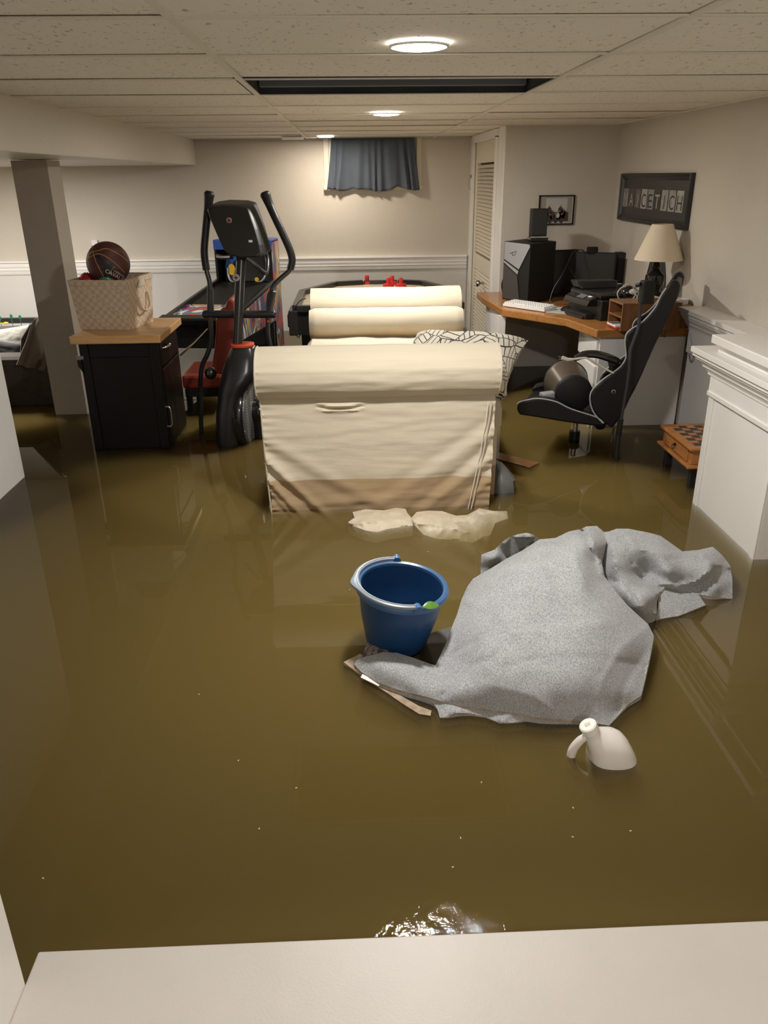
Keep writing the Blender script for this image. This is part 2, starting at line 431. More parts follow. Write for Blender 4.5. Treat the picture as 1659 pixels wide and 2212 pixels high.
# closet side wall with a louvered door
struct('wall_closet', MB().box(1.2, 1.3, 6.72, 6.98, FLOOR, CEIL + .1).box(1.2, 1.3, 8.2, BACK, FLOOR, CEIL + .1).box(1.2, 1.3, 6.98, 8.2, 1.80, CEIL + .1), M['white'])
cas = MB().box(1.185, 1.2, 6.6, 6.76, FLOOR, CEIL).box(1.18, 1.2, 6.94, 7.0, FLOOR, 1.79).box(1.18, 1.2, 8.18, 8.24, FLOOR, 1.79).box(1.18, 1.2, 6.94, 8.24, 1.775, CEIL)
struct('trim_1', cas, M['white'], bevel=.003)
dr = MB().box(1.205, 1.24, 7.0, 7.12, FLOOR, 1.78).box(1.205, 1.24, 8.06, 8.18, FLOOR, 1.78)
for z0, z1 in ((1.60, 1.78), (.66, .80), (FLOOR, -.02)): dr.box(1.205, 1.24, 7.12, 8.06, z0, z1)
d = struct('door_1', dr, M['door'], bevel=.002)
lo = MB()
z = -.01
while z < 1.59:
    if not .64 < z < .80:
        lo.add([(1.205, 7.12, z), (1.205, 8.06, z), (1.235, 8.06, z + .026), (1.235, 7.12, z + .026), (1.212, 7.12, z - .003), (1.212, 8.06, z - .003), (1.24, 8.06, z + .02), (1.24, 7.12, z + .02)],
               [(0, 1, 2, 3), (4, 7, 6, 5), (0, 4, 5, 1), (3, 2, 6, 7), (0, 3, 7, 4), (1, 5, 6, 2)])
    z += .032
lo.build('louver_slats', M['door'], d)
kp = ax(1029, 612, 1.14)
k = MB(); k.lathe([(.0, 0), (.026, .004), (.03, .02), (.022, .036), (.011, .042), (.011, .07)], (1.135, kp.y, kp.z), (1, 0, 0), 20)
k.build('door_knob', M['steel'], d, True)
hb = MB(); hp = ax(1021, 378, 1.2); hb.box(1.17, 1.2, hp.y - .01, hp.y + .01, hp.z - .03, hp.z + .002).tube([(1.17, hp.y, hp.z - .03), (1.165, hp.y, hp.z - .10), (1.18, hp.y, hp.z - .13)], .005)
hb.build('door_hook', M['steel'], d)

# chair rail and wainscot on the back wall
struct('trim_2', MB().box(X0, 1.185, BACK - .012, BACK, FLOOR, .60), M['wains'])
prof = [(0, .745), (.045, .745), (.048, .728), (.03, .722), (.028, .705), (.036, .70), (.036, .682), (.024, .678), (.024, .664), (.034, .66), (.034, .65), (.022, .645), (.03, .64), (.026, .615), (.012, .60), (0, .60)]
cr = MB().prism([(X0, BACK - y - .0, z) for y, z in prof], (1.0 + .1 - X0 + .085, 0, 0))
struct('trim_3', cr, M['white'])

# right-hand panelled half wall A (against the right wall) and B (with the raised ledge)
def crown(mb, x0, x1, y0, y1, ztop, out):
    # stepped crown under a cap, mitred round three sides
    k = out / .07
    prof = [(out, 0), (out, -.022), (out - .010 * k, -.027), (out - .012 * k, -.036), (out - .028 * k, -.050), (out - .034 * k, -.060), (out - .034 * k, -.067), (out - .046 * k, -.078), (.018 * k, -.090), (.018 * k, -.100), (0, -.106)]
    mb.loft([[Vector((x0 - o, y0 - o, ztop + dz)), Vector((x1, y0 - o, ztop + dz)), Vector((x1, y1 + o, ztop + dz)), Vector((x0 - o, y1 + o, ztop + dz))] for o, dz in prof])
a = MB().box(1.985, RIGHT, 3.5, 4.62, FLOOR, .74)
a.box(1.972, 1.985, 3.5, 4.62, .52, .66)
crown(a, 1.985, RIGHT, 3.5, 4.62, .75, .055)
a.box(1.915, RIGHT, 3.5, 4.68, .75, .775)
struct('wall_panelled_rear', a, M['white'], bevel=.002)
BX = 1.66
bb = MB().box(BX, RIGHT, 2.91, 3.545, FLOOR, .745)
bb.box(BX - .008, BX, 3.50, 3.545, FLOOR, .56).box(BX - .008, BX, 2.91, 2.945, FLOOR, .56).box(BX - .014, BX, 2.91, 3.545, .56, .66)
bb.box(BX - .02, BX, 2.91, 3.545, .545, .565)
crown(bb, BX, RIGHT, 2.91, 3.545, .737, .08)
bb.box(BX - .095, RIGHT, 2.84, 3.615, .735, .76)
struct('wall_panelled_front', bb, M['white'], bevel=.002)
rb = MB().box(1.625, RIGHT, 2.5, 3.47, .76, .800).box(1.70, RIGHT, 2.5, 3.44, .80, .808).box(1.575, RIGHT, 2.45, 3.44, .808, .845)
struct('trim_4', rb, M['white'], bevel=.004)

# left wall, column, beam
struct('wall_left', MB().box(-2.0, -1.824, 1.3, 4.14, FLOOR, CEIL), M['white'])
struct('column', MB().box(-2.078, -1.858, 5.385, 5.62, FLOOR, 1.61), mat('column_paint', (.50, .45, .38), .6, var=.03), bevel=.003)
struct('ceiling_beam', MB().box(X0, -1.50, 1.0, BACK, 1.615, CEIL + .02), M['beam'], bevel=.004)
# stair wall at the lower left and the top step
struct('wall_stair', MB().box(-.82, -.69, -1.6, 1.112, FLOOR, CEIL), M['white'])
struct('stair_step', MB().box(-.69, 1.9, -1.6, 1.185, FLOOR, .018), M['step'], bevel=.004)

# ceiling tiles in a hung grid
gy = [4.04 + .632 * i for i in range(-9, 8)]
gx = [-.405 + 1.225 * i for i in range(-1, 4)]
gx = [-1.63, -.405, .82, 2.045]
tl = MB()
xs = [-1.50, -.405, .82, 2.045, 2.09]
rnd = random.Random(3)
for i in range(len(xs) - 1):
    for j in range(len(gy) - 1):
        if i == 1 and abs(gy[j] - (4.04 - .632)) < .01: continue
        x0, x1, y0, y1 = xs[i] + .002, xs[i + 1] - .002, gy[j] + .002, min(gy[j + 1] - .002, BACK)
        if y0 > BACK: continue
        h = [rnd.random() * .005 for _ in range(4)]
        zb = CEIL + .003
        # cut-outs are covered by the lamp trims
        tl.hexa([(x0, y0, zb + h[0]), (x1, y0, zb + h[1]), (x1, y1, zb + h[2]), (x0, y1, zb + h[3])], [(x0, y0, zb + .02), (x1, y0, zb + .02), (x1, y1, zb + .02), (x0, y1, zb + .02)])
struct('ceiling', tl, M['tile'])
gr = MB()
for x in (-.405, .82, 2.045): gr.box(x - .012, x + .012, -1.6, BACK, CEIL - .001, CEIL + .004)
for y in gy:
    if y < BACK: gr.box(-1.5, RIGHT, y - .011, y + .011, CEIL - .0005, CEIL + .0035)
struct('trim_5', gr, mat('grid_bar_paint', (.76, .715, .63), .6))
# space above the missing tile
hy0, hy1 = 3.408, 4.04
struct('ceiling_plenum', MB().box(-1.6, 2.2, -1.7, BACK + .1, 2.12, 2.2), M['void'])
struct('trim_6', MB().box(-.43, -.40, hy0, hy1, CEIL + .004, 2.12).box(.815, .845, hy0, hy1, CEIL + .004, 2.12).box(-.43, .845, hy1 - .005, hy1 + .02, CEIL + .004, 2.12).box(-.43, .845, hy0 - .02, hy0, CEIL + .004, 2.12), M['void'])
struct('trim_7', MB().box(-.39, .80, hy1 - .07, hy1 - .012, CEIL + .03, CEIL + .10), M['plenum_joist'])

# window and curtain
wf = MB().box(WX0 - .05, WX0, BACK - .02, BACK, WZ0 - .03, CEIL).box(WX1, WX1 + .05, BACK - .02, BACK, WZ0 - .03, CEIL).box(WX0 - .06, WX1 + .06, BACK - .03, BACK, WZ0 - .05, WZ0 - .01)
wn = struct('window_1', wf, M['door'], bevel=.003)
MB().box(WX0, WX1, BACK + .03, BACK + .04, WZ0, CEIL).build('window_pane', M['glass'], wn)
MB().box(WX0, WX0 + .03, BACK + .01, BACK + .05, WZ0, CEIL).box(WX1 - .03, WX1, BACK + .01, BACK + .05, WZ0, CEIL).box(WX0, WX1, BACK + .01, BACK + .05, WZ0, WZ0 + .03).build('window_frame', M['white'], wn)
MB().lathe([(.012, 0), (.012, .05)], (WX0 - .055, BACK - .05, WZ0 - .035), (1, 0, 0), 12, True).build('curtain_rod_bracket', M['cord'], wn)
NU, NV = 120, 20; g_ = MB(); vs = []; fs = []
for j in range(NV + 1):
    v = j / NV
    for i in range(NU + 1):
        u = i / NU; c = (u - .5)
        half = .405 + .055 * v ** 1.3
        x = .235 + c * 2 * half + .012 * math.sin(u * 31) * v
        ph = u * 58 + 7 * nz(u * 4, 1)
        amp = (.008 + .016 * v) * (.25 + 1.3 * abs(nz(u * 5, 7.3)))
        y = BACK - .065 + amp * math.sin(ph) - .01 * v
        zb = 1.375 + .010 * math.sin(u * 17 + 1.2) + .022 * (g1(c + .24, .05) + g1(c - .27, .04)) - .008 * g1(c, .2)
        vs.append((x, y, CEIL - .005 + (zb - CEIL + .005) * v))
for j in range(NV):
    for i in range(NU):
        p = j * (NU + 1) + i; fs.append((p, p + 1, p + NU + 2, p + NU + 1))
g_.add(vs, fs)
cu = g_.build('curtain', M['curtain'], None, True)
cu.modifiers.new('s', 'SOLIDIFY').thickness = .004
tag(cu, 'short gathered navy curtain hanging over the small window on the back wall', 'curtain')

# recessed lights
for i, (lx, ly, pw, colr) in enumerate(LIGHTS):
    lab = ['large bright recessed ceiling light nearest the camera, in front of the missing tile', 'recessed ceiling light in the middle, just beyond the missing ceiling tile', 'small warm recessed ceiling light farthest back beside the curtained window'][i]
    t = thing('ceiling_light', (lx, ly, CEIL), lab, 'light', 'recessed ceiling lights')
    MB().lathe([(.078, 0), (.086, -.001), (.085, -.005), (.079, -.007), (.076, -.002)], (lx, ly, CEIL - .001), seg=40).build('trim_ring', M['bulb'], t, True)
    MB().lathe([(.0, -.013), (.04, -.012), (.070, -.009), (.077, -.006), (.077, -.001)], (lx, ly, CEIL - .001), seg=40).build('diffuser', M['glow'], t, True)
    ld = bpy.data.lights.new('ceiling_lamp', 'AREA'); ld.shape = 'DISK'; ld.size = .15; ld.energy = pw; ld.color = colr
    lo_ = bpy.data.objects.new('ceiling_lamp', ld); COL.objects.link(lo_); lo_.location = (lx, ly, CEIL - .018)
for lx, ly, lz, pw, colr in LAMP_FILL:  # unseen lamps that fill the room, without fittings
    ld = bpy.data.lights.new('fill_lamp', 'AREA'); ld.shape = 'DISK'; ld.size = .16; ld.energy = pw; ld.color = colr
    lo_ = bpy.data.objects.new('fill_lamp', ld); COL.objects.link(lo_); lo_.location = (lx, ly, lz)
v = MB().box(-.62, -.42, 8.02, 8.2, CEIL - .02, CEIL).box(-.40, -.30, 8.1, 8.16, CEIL - .012, CEIL)
tag(v.build('ceiling_vent', M['white'], None, bevel=.004), 'small white vent plate on the ceiling left of the farthest light', 'vent')
oc = ay(207, 532, BACK)
tag(MB().box(oc.x - .03, oc.x + .03, BACK - .03, BACK, oc.z - .07, oc.z + .06).build('wall_switch', M['white'], None, bevel=.004), 'small white switch box on the back wall just behind the basketball', 'switch')

# ================================================================== WATER
m = bpy.data.materials.new('murky_water'); m.use_nodes = True; M['water'] = m
nt = m.node_tree; N = nt.nodes; L = nt.links
N.remove(N['Principled BSDF'])
fr = N.new('ShaderNodeFresnel'); fr.inputs['IOR'].default_value = 1.33
gl = N.new('ShaderNodeBsdfGlossy'); gl.inputs['Roughness'].default_value = .012
tr = N.new('ShaderNodeBsdfTransparent')
mxs = N.new('ShaderNodeMixShader')
L.new(fr.outputs[0], mxs.inputs[0]); L.new(tr.outputs[0], mxs.inputs[1]); L.new(gl.outputs[0], mxs.inputs[2]); L.new(mxs.outputs[0], N['Material Output'].inputs['Surface'])
vol = N.new('ShaderNodeVolumeScatter'); vol.inputs['Color'].default_value = (.40, .295, .115, 1); vol.inputs['Density'].default_value = 16; vol.inputs['Anisotropy'].default_value = .0
vab = N.new('ShaderNodeVolumeAbsorption'); vab.inputs['Color'].default_value = (.62, .53, .25, 1); vab.inputs['Density'].default_value = 13.5
va = N.new('ShaderNodeAddShader'); L.new(vol.outputs[0], va.inputs[0]); L.new(vab.outputs[0], va.inputs[1]); L.new(va.outputs[0], N['Material Output'].inputs['Volume'])
# faint ripples, stronger by the step
g = N.new('ShaderNodeNewGeometry'); vd = N.new('ShaderNodeVectorMath'); vd.operation = 'DISTANCE'; vd.inputs[1].default_value = (.20, 1.16, 0)
mr = N.new('ShaderNodeMapRange'); mr.inputs['From Min'].default_value = .0; mr.inputs['From Max'].default_value = .30; mr.inputs['To Min'].default_value = 1; mr.inputs['To Max'].default_value = 0.0
mr.interpolation_type = 'SMOOTHSTEP'
nw = N.new('ShaderNodeTexNoise'); nw.inputs['Scale'].default_value = 35; nw.inputs['Detail'].default_value = 4
mpw = N.new('ShaderNodeMapping'); mpw.inputs['Scale'].default_value = (2.2, .9, 1); mpw.inputs['Rotation'].default_value = (0, 0, .5)
mu = N.new('ShaderNodeMath'); mu.operation = 'MULTIPLY'
bp = N.new('ShaderNodeBump'); bp.inputs['Strength'].default_value = 1; bp.inputs['Distance'].default_value = .0019
L.new(g.outputs['Position'], vd.inputs[0]); L.new(vd.outputs['Value'], mr.inputs['Value']); L.new(g.outputs['Position'], mpw.inputs[0]); L.new(mpw.outputs[0], nw.inputs['Vector'])
L.new(nw.outputs['Fac'], mu.inputs[0]); L.new(mr.outputs[0], mu.inputs[1]); L.new(mu.outputs[0], bp.inputs['Height'])
L.new(bp.outputs[0], gl.inputs['Normal'])
wt = MB().box(X0 + .001, RIGHT - .001, -1.0, BACK - .013, FLOOR + .001, 0).build('flood_water', m)
tag(wt, 'still murky brown flood water covering the whole basement floor', 'water', kind='stuff')
# ================================================================== DAYBED / SOFA
def loop_sheet(mb, prof, x0f, x1f, nu, disp):
    # prof: list of (y,z); x0f/x1f(v): ends; disp(u,v,x,y,z)->normal offset
    n = len(prof); vs = []
    for j, (y, z) in enumerate(prof):
        a_ = Vector((0, *prof[max(j - 1, 0)])); b_ = Vector((0, *prof[min(j + 1, n - 1)]))
        t = (b_ - a_).normalized(); nn = Vector((0, -t.z, t.y))
        for i in range(nu + 1):
            u = i / nu; x = x0f(z) + (x1f(z) - x0f(z)) * u
            o_ = disp(u, j / (n - 1), x, y, z)
            vs.append((x, y + nn.y * o_, z + nn.z * o_))
    fs = [(j * (nu + 1) + i, j * (nu + 1) + i + 1, (j + 1) * (nu + 1) + i + 1, (j + 1) * (nu + 1) + i) for j in range(n - 1) for i in range(nu)]
    k0 = len(mb.v); mb.add(vs, fs)
    mb.f.append(tuple(k0 + j * (nu + 1) for j in range(n))); mb.mi.append(mb.cur)
    mb.f.append(tuple(k0 + j * (nu + 1) + nu for j in range(n))[::-1]); mb.mi.append(mb.cur)

def resample(pts, step):
    out = [Vector(pts[0])]
    for a_, b_ in zip(pts[:-1], pts[1:]):
        a_, b_ = Vector(a_), Vector(b_); k_ = max(1, int((b_ - a_).length / step))
        out += [a_.lerp(b_, i / k_) for i in range(1, k_ + 1)]
    return out

def arm_profile(yf, sgn):
    # outer face from below the water up, around the roll, down the inner side; sgn=+1 roll bulges towards -Y
    P = [(yf + .02, FLOOR + .005), (yf + .005, 0.0), (yf, .2), (yf + .005, .40), (yf + .012, .555), (yf - .012, .572), (yf - .045, .60), (yf - .066, .645), (yf - .066, .70), (yf - .045, .745), (yf - .008, .775), (yf + .045, .788),
         (yf + .10, .784), (yf + .15, .765), (yf + .19, .725), (yf + .205, .67), (yf + .19, .61), (yf + .17, .56), (yf + .165, .40), (yf + .165, FLOOR + .005)]
    c = yf + .08
    return P if sgn > 0 else [(2 * c - y, z) for y, z in P][::-1]

YF = 3.56
sofa = thing('daybed_sofa', (.13, 4.5, FLOOR), 'cream slipcovered daybed with two rolled arms and a brown tide mark, standing in the water', 'sofa')
def xl(z): return -.432 - .012 * max(0, min(1, (z - .55) / .05)) + .004 * math.sin(z * 9) + (.012 if z < .1 else 0)
def xr(z): return .655 - .012 * max(0, min(1, (.5 - z) / .6)) + (.0 if z < .56 else .005)
def disp_near(u, v, x, y, z):
    o_ = 0
    front = y < YF + .03
    o_ += .0035 * nz(x * 3.2, z * 13, 3) + .0022 * nz(x * 8, z * 40, 9) + (.002 * nz(x * 5 + z * 9, z * 22, 4) if z < .55 else -.001 * nz(x * 3, z * 30, 4))
    if front and z < .56:
        dl, dr_ = x - xl(z), xr(z) - x
        o_ += .0035 * math.exp(-dl / .05) * math.sin(z * 185 + 3 * nz(z * 20)) + .003 * math.exp(-dr_ / .05) * math.sin(z * 160)
        # pulled folds at both lower corners
        for k_, (x0_, z0_, x1_, z1_, w_, A) in enumerate([(-.43, .27, -.20, .02, .020, .020), (-.43, .17, -.30, .00, .015, .017), (-.42, .36, -.05, .12, .03, .009), (-.43, .12, -.34, .0, .012, .012),
                                                          (.62, .24, .36, .02, .025, .014), (.63, .37, .32, .16, .03, .010), (.62, .12, .50, .0, .02, .010), (-.1, .04, .3, .06, .02, .004)]):
            a_ = Vector((x0_, z0_)); b_ = Vector((x1_, z1_)); p = Vector((x, z)); t = max(0, min(1, (p - a_).dot(b_ - a_) / (b_ - a_).length_squared))
            q = a_.lerp(b_, t); dd = (p - q).length; sd = (p - q).dot(Vector((b_.y - a_.y, a_.x - b_.x)).normalized())
            o_ += A * (1 - .5 * t) * (g1(sd, w_) - .8 * g1(sd - w_ * 1.8, w_))
        # sagging seam under the roll with an open slit
        s_ = .535 - .012 * math.sin(max(0, min(1, (x + .20) / .26)) * PI)
        if -.20 < x < .06:
            e = math.sin((x + .20) / .26 * PI)
            o_ += .022 * e * (g1(z - s_, .010) + .7 * g1(z - s_ + .028, .006)) - .01 * e * g1(z - s_ + .016, .005)
        o_ += -.008 * g1(z - .553, .012)
    else:
        o_ += .002 * math.exp(-min(x - xl(z), xr(z) - x) / .03) * math.sin(z * 200)
    return o_
mb = MB(); loop_sheet(mb, [(p.x, p.y) for p in resample([Vector(q) for q in arm_profile(YF, 1)], .008)], xl, xr, 170, disp_near)
mb.build('near_arm', M['cream'], sofa, True)
FX0, FX1, YB = -.285, .735, 5.62
mb = MB(); loop_sheet(mb, [(p.x, p.y) for p in resample([Vector((y, z + .012)) for y, z in arm_profile(YB - .16, -1)], .02)], lambda z: FX0, lambda z: FX1, 60, lambda u, v, x, y, z: .005 * nz(x * 4, z * 8, 5))
mb.build('far_arm', M['cream'], sofa, True)
# base and seat cushion
MB().box(-.30, .70, YF + .15, YB - .12, FLOOR + .01, .36).build('base', M['cream'], sofa, bevel=.02)
mb = MB(); R = []
for j in range(41):
    y = YF + .18 + (YB - .30 - YF - .18) * j / 40; ed = min(j, 40 - j) / 3
    hh = .50 + .035 * min(1, ed) ** .5
    R.append([Vector((x, y, z)) for x, z in [(-.31 + .0 * x_, z_) for x_, z_ in ((0, .36), (0, .44))]] + [Vector((-.30 + 1.01 * i / 30, y, hh + .012 * nz(i * .25, y * 3, 2) - (.04 if i in (0, 30) else 0))) for i in range(31)] + [Vector((.72, y, .44)), Vector((.72, y, .36))])
mb.loft(R); mb.build('seat_cushion', M['creamc'], sofa, True)
# folded end of the bedding on the left
mb = MB(); mb.sections([(.50, -.12, 4.72, .17, .16), (.54, -.11, 4.72, .20, .18), (.565, -.10, 4.74, .17, .15), (.575, -.10, 4.74, .05, .05)], ex=2); mb.build('bedding_fold', M['creamc'], sofa, True)
mb = MB(); N_ = 60; R = []
for i in range(N_ + 1):
    x = FX0 + .0 + (FX1 - FX0 - .02) * i / N_; rr_ = .098 * (1 - .12 * max(0, 1 - min(i, N_ - i) / 2))
    R.append([Vector((x, 5.24 + math.cos(2 * PI * k_ / 24) * (rr_ + .004 * nz(x * 6, k_ * .4)), .615 + math.sin(2 * PI * k_ / 24) * (rr_ + .004 * nz(x * 6, k_ * .4 + 9)))) for k_ in range(24)])
mb.loft(R)
tag(mb.build('bolster_pillow', M['bolster'], None, True), 'long cream bolster with a brown water stain lying against the far arm of the daybed', 'pillow')
# piping
pp = [Vector((xl(z) - .002, y - .003, z)) for y, z in arm_profile(YF, 1)[:15]]
MB().tube(pp, .0042, 6).build('piping', M['creamc'], sofa, True)
pp = [Vector((xr(z) + .002, y - .003, z)) for y, z in arm_profile(YF, 1)[4:15]]
MB().tube(pp, .0042, 6).build('piping', M['creamc'], sofa, True)
zp = [Vector((.632 - .075 * ((.53 - z) / .53) ** 1.3, YF - .010, z)) for z in [.53 - .02 * i for i in range(28)]]
MB().tube(zp, .004, 6).build('piping', M['creamc'], sofa, True)
MB().tube([p + Vector((-.016, -.001, 0)) for p in zp], .0022, 6).build('zipper', M['paper'], sofa, True, label='white zipper')
# loose skirt of the slipcover on the right side
mb = MB(); vs = []; NU, NV = 50, 30
for j in range(NV + 1):
    z = .53 - .60 * j / NV
    for i in range(NU + 1):
        y = YF + .02 + 1.75 * i / NU; vs.append((.648 + .007 * math.sin(i * .9 + 2 * nz(i * .2, z)) * (j / NV) ** .7 + (.02 * (j / NV) * g1(y - 3.9, .15)), y, z))
mb.add(vs, [(j * (NU + 1) + i, j * (NU + 1) + i + 1, (j + 1) * (NU + 1) + i + 1, (j + 1) * (NU + 1) + i) for j in range(NV) for i in range(NU)])
o = mb.build('side_skirt', M['cream'], sofa, True); o.modifiers.new('s', 'SOLIDIFY').thickness = .006

def cushion(name, c, ux, uy, hx, hy, th, m, label, cat='pillow', n=26, seed=0, group=None):
    c = Vector(c); ux, uy = Vector(ux).normalized(), Vector(uy).normalized(); un = ux.cross(uy)
    mb = MB()
    for sg in (1, -1):
        vs = []
        for j in range(n + 1):
            for i in range(n + 1):
                a_, b_ = i / n * 2 - 1, j / n * 2 - 1
                e = max(0, (1 - a_ ** 4) * (1 - b_ ** 4)) ** .5
                pin = 1 - .12 * (1 - b_ * b_) * abs(a_) ** 3; pin2 = 1 - .12 * (1 - a_ * a_) * abs(b_) ** 3
                wr = .10 * nz(a_ * 2.5 + seed, b_ * 2.5, seed + sg) + .05 * nz(a_ * 7 + seed, b_ * 7, seed)
                vs.append(c + ux * (a_ * hx * pin) + uy * (b_ * hy * pin2) + un * (sg * th * (e + wr * e)))
        mb.add(vs, [(j * (n + 1) + i, j * (n + 1) + i + 1, (j + 1) * (n + 1) + i + 1, (j + 1) * (n + 1) + i) for j in range(n) for i in range(n)])
    return tag(mb.build(name, m, None, True), label, cat, group)
tip = ay(1131, 752, 3.98); lo = ay(1078, 880, 3.98); lf = ay(905, 742, 4.25)
qa, qb_, qc = ay(900, 736, 4.42), ay(1136, 748, 4.08), ay(1092, 868, 3.72)
cushion('throw_pillow', (qa + qc) / 2 + Vector((0, 0, .025)), qb_ - qa, qb_ - qc, (qb_ - qa).length / 2 + .01, (qb_ - qc).length / 2 + .01, .11, M['leafprint'], 'white cushion with a black leaf-vein print sticking out behind the near arm of the daybed', seed=3)

# ================================================================== AIR HOCKEY TABLE
at = thing('air_hockey_table', (.2, 7.0, FLOOR), 'air hockey table with pale surface and black rails behind the daybed', 'game table')
oc8 = [(-.44, 6.25), (-.44, 7.15), (-.16, 7.72), (.10, 7.80), (.44, 7.80), (.66, 7.70), (.84, 7.2), (.84, 6.25)]
MB().prism([(x, y, .535) for x, y in oc8], (0, 0, .012)).build('playing_surface', M['playf'], at)
MB().prism([(x * .98, y, .36) for x, y in oc8], (0, 0, .175)).build('body', M['blackm'], at)
rl = MB()
for i in range(8):
    p, q = Vector((*oc8[i], 0)), Vector((*oc8[(i + 1) % 8], 0)); d_ = (q - p); L_ = d_.length
    if i in (3,): continue
    nn = Vector((-d_.y, d_.x, 0)).normalized()
    rl.obox((p + q) / 2 + Vector((0, 0, .562)), d_, nn, (0, 0, 1), L_ / 2 - .004, .03, .026)
rl.box(.11, .43, 7.79, 7.83, .53, .583)
rl.build('rail', M['satin'], at, bevel=.006)
for (x, y) in ((-.38, 6.4), (.78, 6.4), (-.10, 7.5), (.60, 7.5)):
    MB().box(x - .035, x + .035, y - .035, y + .035, FLOOR, .37).build('leg', M['black'], at, bevel=.004)
cb = ay(655, 672, 6.3)
MB().box(-.50, -.43, 6.22, 6.50, .36, .55).box(-.51, -.44, 6.24, 6.46, .42, .52).build('control_box', M['satin'], at, bevel=.008)
MB().tube([ay(660, 645, 6.3), ay(648, 650, 6.25), ay(636, 668, 6.25), ay(634, 695, 6.25), ay(640, 722, 6.25), ay(645, 729, 6.25), ay(650, 718, 6.25), ay(653, 700, 6.28)], .004, 6, smooth=5).build('cable', M['black'], at, True)
def striker(px, py, z=.548):
    p = az(px, py, z); t = thing('air_hockey_mallet', p, '', 'mallet', 'red air hockey mallets')
    MB().lathe([(.0, 0), (.05, 0), (.052, .008), (.05, .024), (.035, .026)], p, seg=24).build('base', M['redp'], t, True)
    MB().lathe([(.035, .026), (.022, .03), (.019, .05), (.022, .066), (.016, .078), (0, .082)], p, seg=20).build('knob', M['redp'], t, True)
    return t
s0 = striker(793, 613); s0['label'] = 'red mallet standing alone on the left of the air hockey table'
for (px, py), lb in (((839, 619), 'red mallet at the left of the cluster of three on the air hockey table'), ((847, 614), 'red mallet at the back of the cluster of three on the air hockey table'), ((866, 619), 'red mallet at the right of the cluster of three on the air hockey table')):
    c_ = copy_tree(s0, az(px, py, .548)); c_['label'] = lb
p = az(891, 621, .548); tag(MB().lathe([(0, 0), (.034, 0), (.034, .006), (0, .006)], p, seg=24).build('puck', M['redp'], None), 'flat red puck lying at the right of the air hockey table', 'puck')

# ================================================================== PINBALL / ARCADE GAME and RED CHAIR
AN = math.radians(8.6); dY = Vector((math.sin(AN), math.cos(AN), 0)); dX = Vector((math.cos(AN), -math.sin(AN), 0))
C0 = Vector((-1.20, 6.1, 0))
def P(a_, b_, z): return C0 + dX * a_ + dY * b_ + Vector((0, 0, z))
pb = thing('pinball_machine', (C0.x, C0.y + .8, FLOOR), 'arcade pinball machine with blue back box and colourful side art behind the elliptical trainer', 'arcade game')
hw = .27
MB().hexa([P(-hw, 0, .30), P(hw, 0, .30), P(hw, 1.45, .26), P(-hw, 1.45, .26)], [P(-hw, 0, .50), P(hw, 0, .50), P(hw, 1.45, .62), P(-hw, 1.45, .62)]).build('cabinet_body', M['blackm'], pb, bevel=.004)
m = mat('side_art', (.05, .12, .35), .35); N, L, b = nd(m); M['art'] = m
tc = N.new('ShaderNodeTexCoord'); no = N.new('ShaderNodeTexNoise'); no.inputs['Scale'].default_value = 3.2; no.inputs['Detail'].default_value = 1; no.inputs['Distortion'].default_value = 1.8
mp = N.new('ShaderNodeMapping'); mp.inputs['Scale'].default_value = (1, 1, .5)
r1 = N.new('ShaderNodeValToRGB'); r1.color_ramp.interpolation = 'CONSTANT'
els = [(0, (.03, .07, .25)), (.38, (.55, .06, .03)), (.44, (.10, .20, .30)), (.49, (.80, .76, .66)), (.53, (.03, .08, .30)), (.58, (.72, .42, .05)), (.64, (.62, .60, .52)), (.70, (.02, .03, .06))]
cr_ = r1.color_ramp
cr_.elements[0].position = 0; cr_.elements[0].color = (*els[0][1], 1); cr_.elements[1].position = els[1][0]; cr_.elements[1].color = (*els[1][1], 1)
for p_, c_ in els[2:]:
    e = cr_.elements.new(p_); e.color = (*c_, 1)
L.new(tc.outputs['Object'], mp.inputs[0]); L.new(mp.outputs[0], no.inputs['Vector']); L.new(no.outputs['Fac'], r1.inputs[0]); L.new(r1.outputs[0], b.inputs['Base Color'])
MB().hexa([P(hw, .25, .31), P(hw + .004, .25, .31), P(hw + .004, 1.44, .28), P(hw, 1.44, .28)], [P(hw, .25, .50), P(hw + .004, .25, .50), P(hw + .004, 1.44, .60), P(hw, 1.44, .60)]).build('side_art_panel', M['art'], pb)
for s_ in (-hw, hw - .02): MB().hexa([P(s_, 0, .50), P(s_ + .025, 0, .50), P(s_ + .025, 1.45, .62), P(s_, 1.45, .62)], [P(s_, 0, .52), P(s_ + .025, 0, .52), P(s_ + .025, 1.45, .645), P(s_, 1.45, .645)]).build('side_rail', M['satin'], pb)
MB().hexa([P(-hw + .025, .08, .503), P(hw - .025, .08, .503), P(hw - .025, 1.42, .61), P(-hw + .025, 1.42, .61)], [P(-hw + .025, .08, .508), P(hw - .025, .08, .508), P(hw - .025, 1.42, .615), P(-hw + .025, 1.42, .615)]).build('playfield', M['art'], pb)
MB().hexa([P(-hw - .01, -.05, .47), P(hw + .01, -.05, .47), P(hw + .01, .07, .49), P(-hw - .01, .07, .49)], [P(-hw - .01, -.05, .53), P(hw + .01, -.05, .53), P(hw + .01, .07, .545), P(-hw - .01, .07, .545)]).build('lockdown_bar', M['gloss'], pb, bevel=.015)
MB().tube([P(.12, -.06, .46), P(.02, -.12, .36), P(-.08, -.16, .28)], [.006, .006, .013], 8).build('plunger', M['chrome'], pb, True)
for (a_, b_) in ((-hw + .03, .03), (hw - .03, .03), (-hw + .03, 1.4), (hw - .03, 1.4)):
    MB().rbox(P(a_, b_, 0), -AN, .02, .02, FLOOR, .35).build('leg', M['satin'], pb)
bw = .265
bx = MB(); y0, y1 = 1.45, 1.72
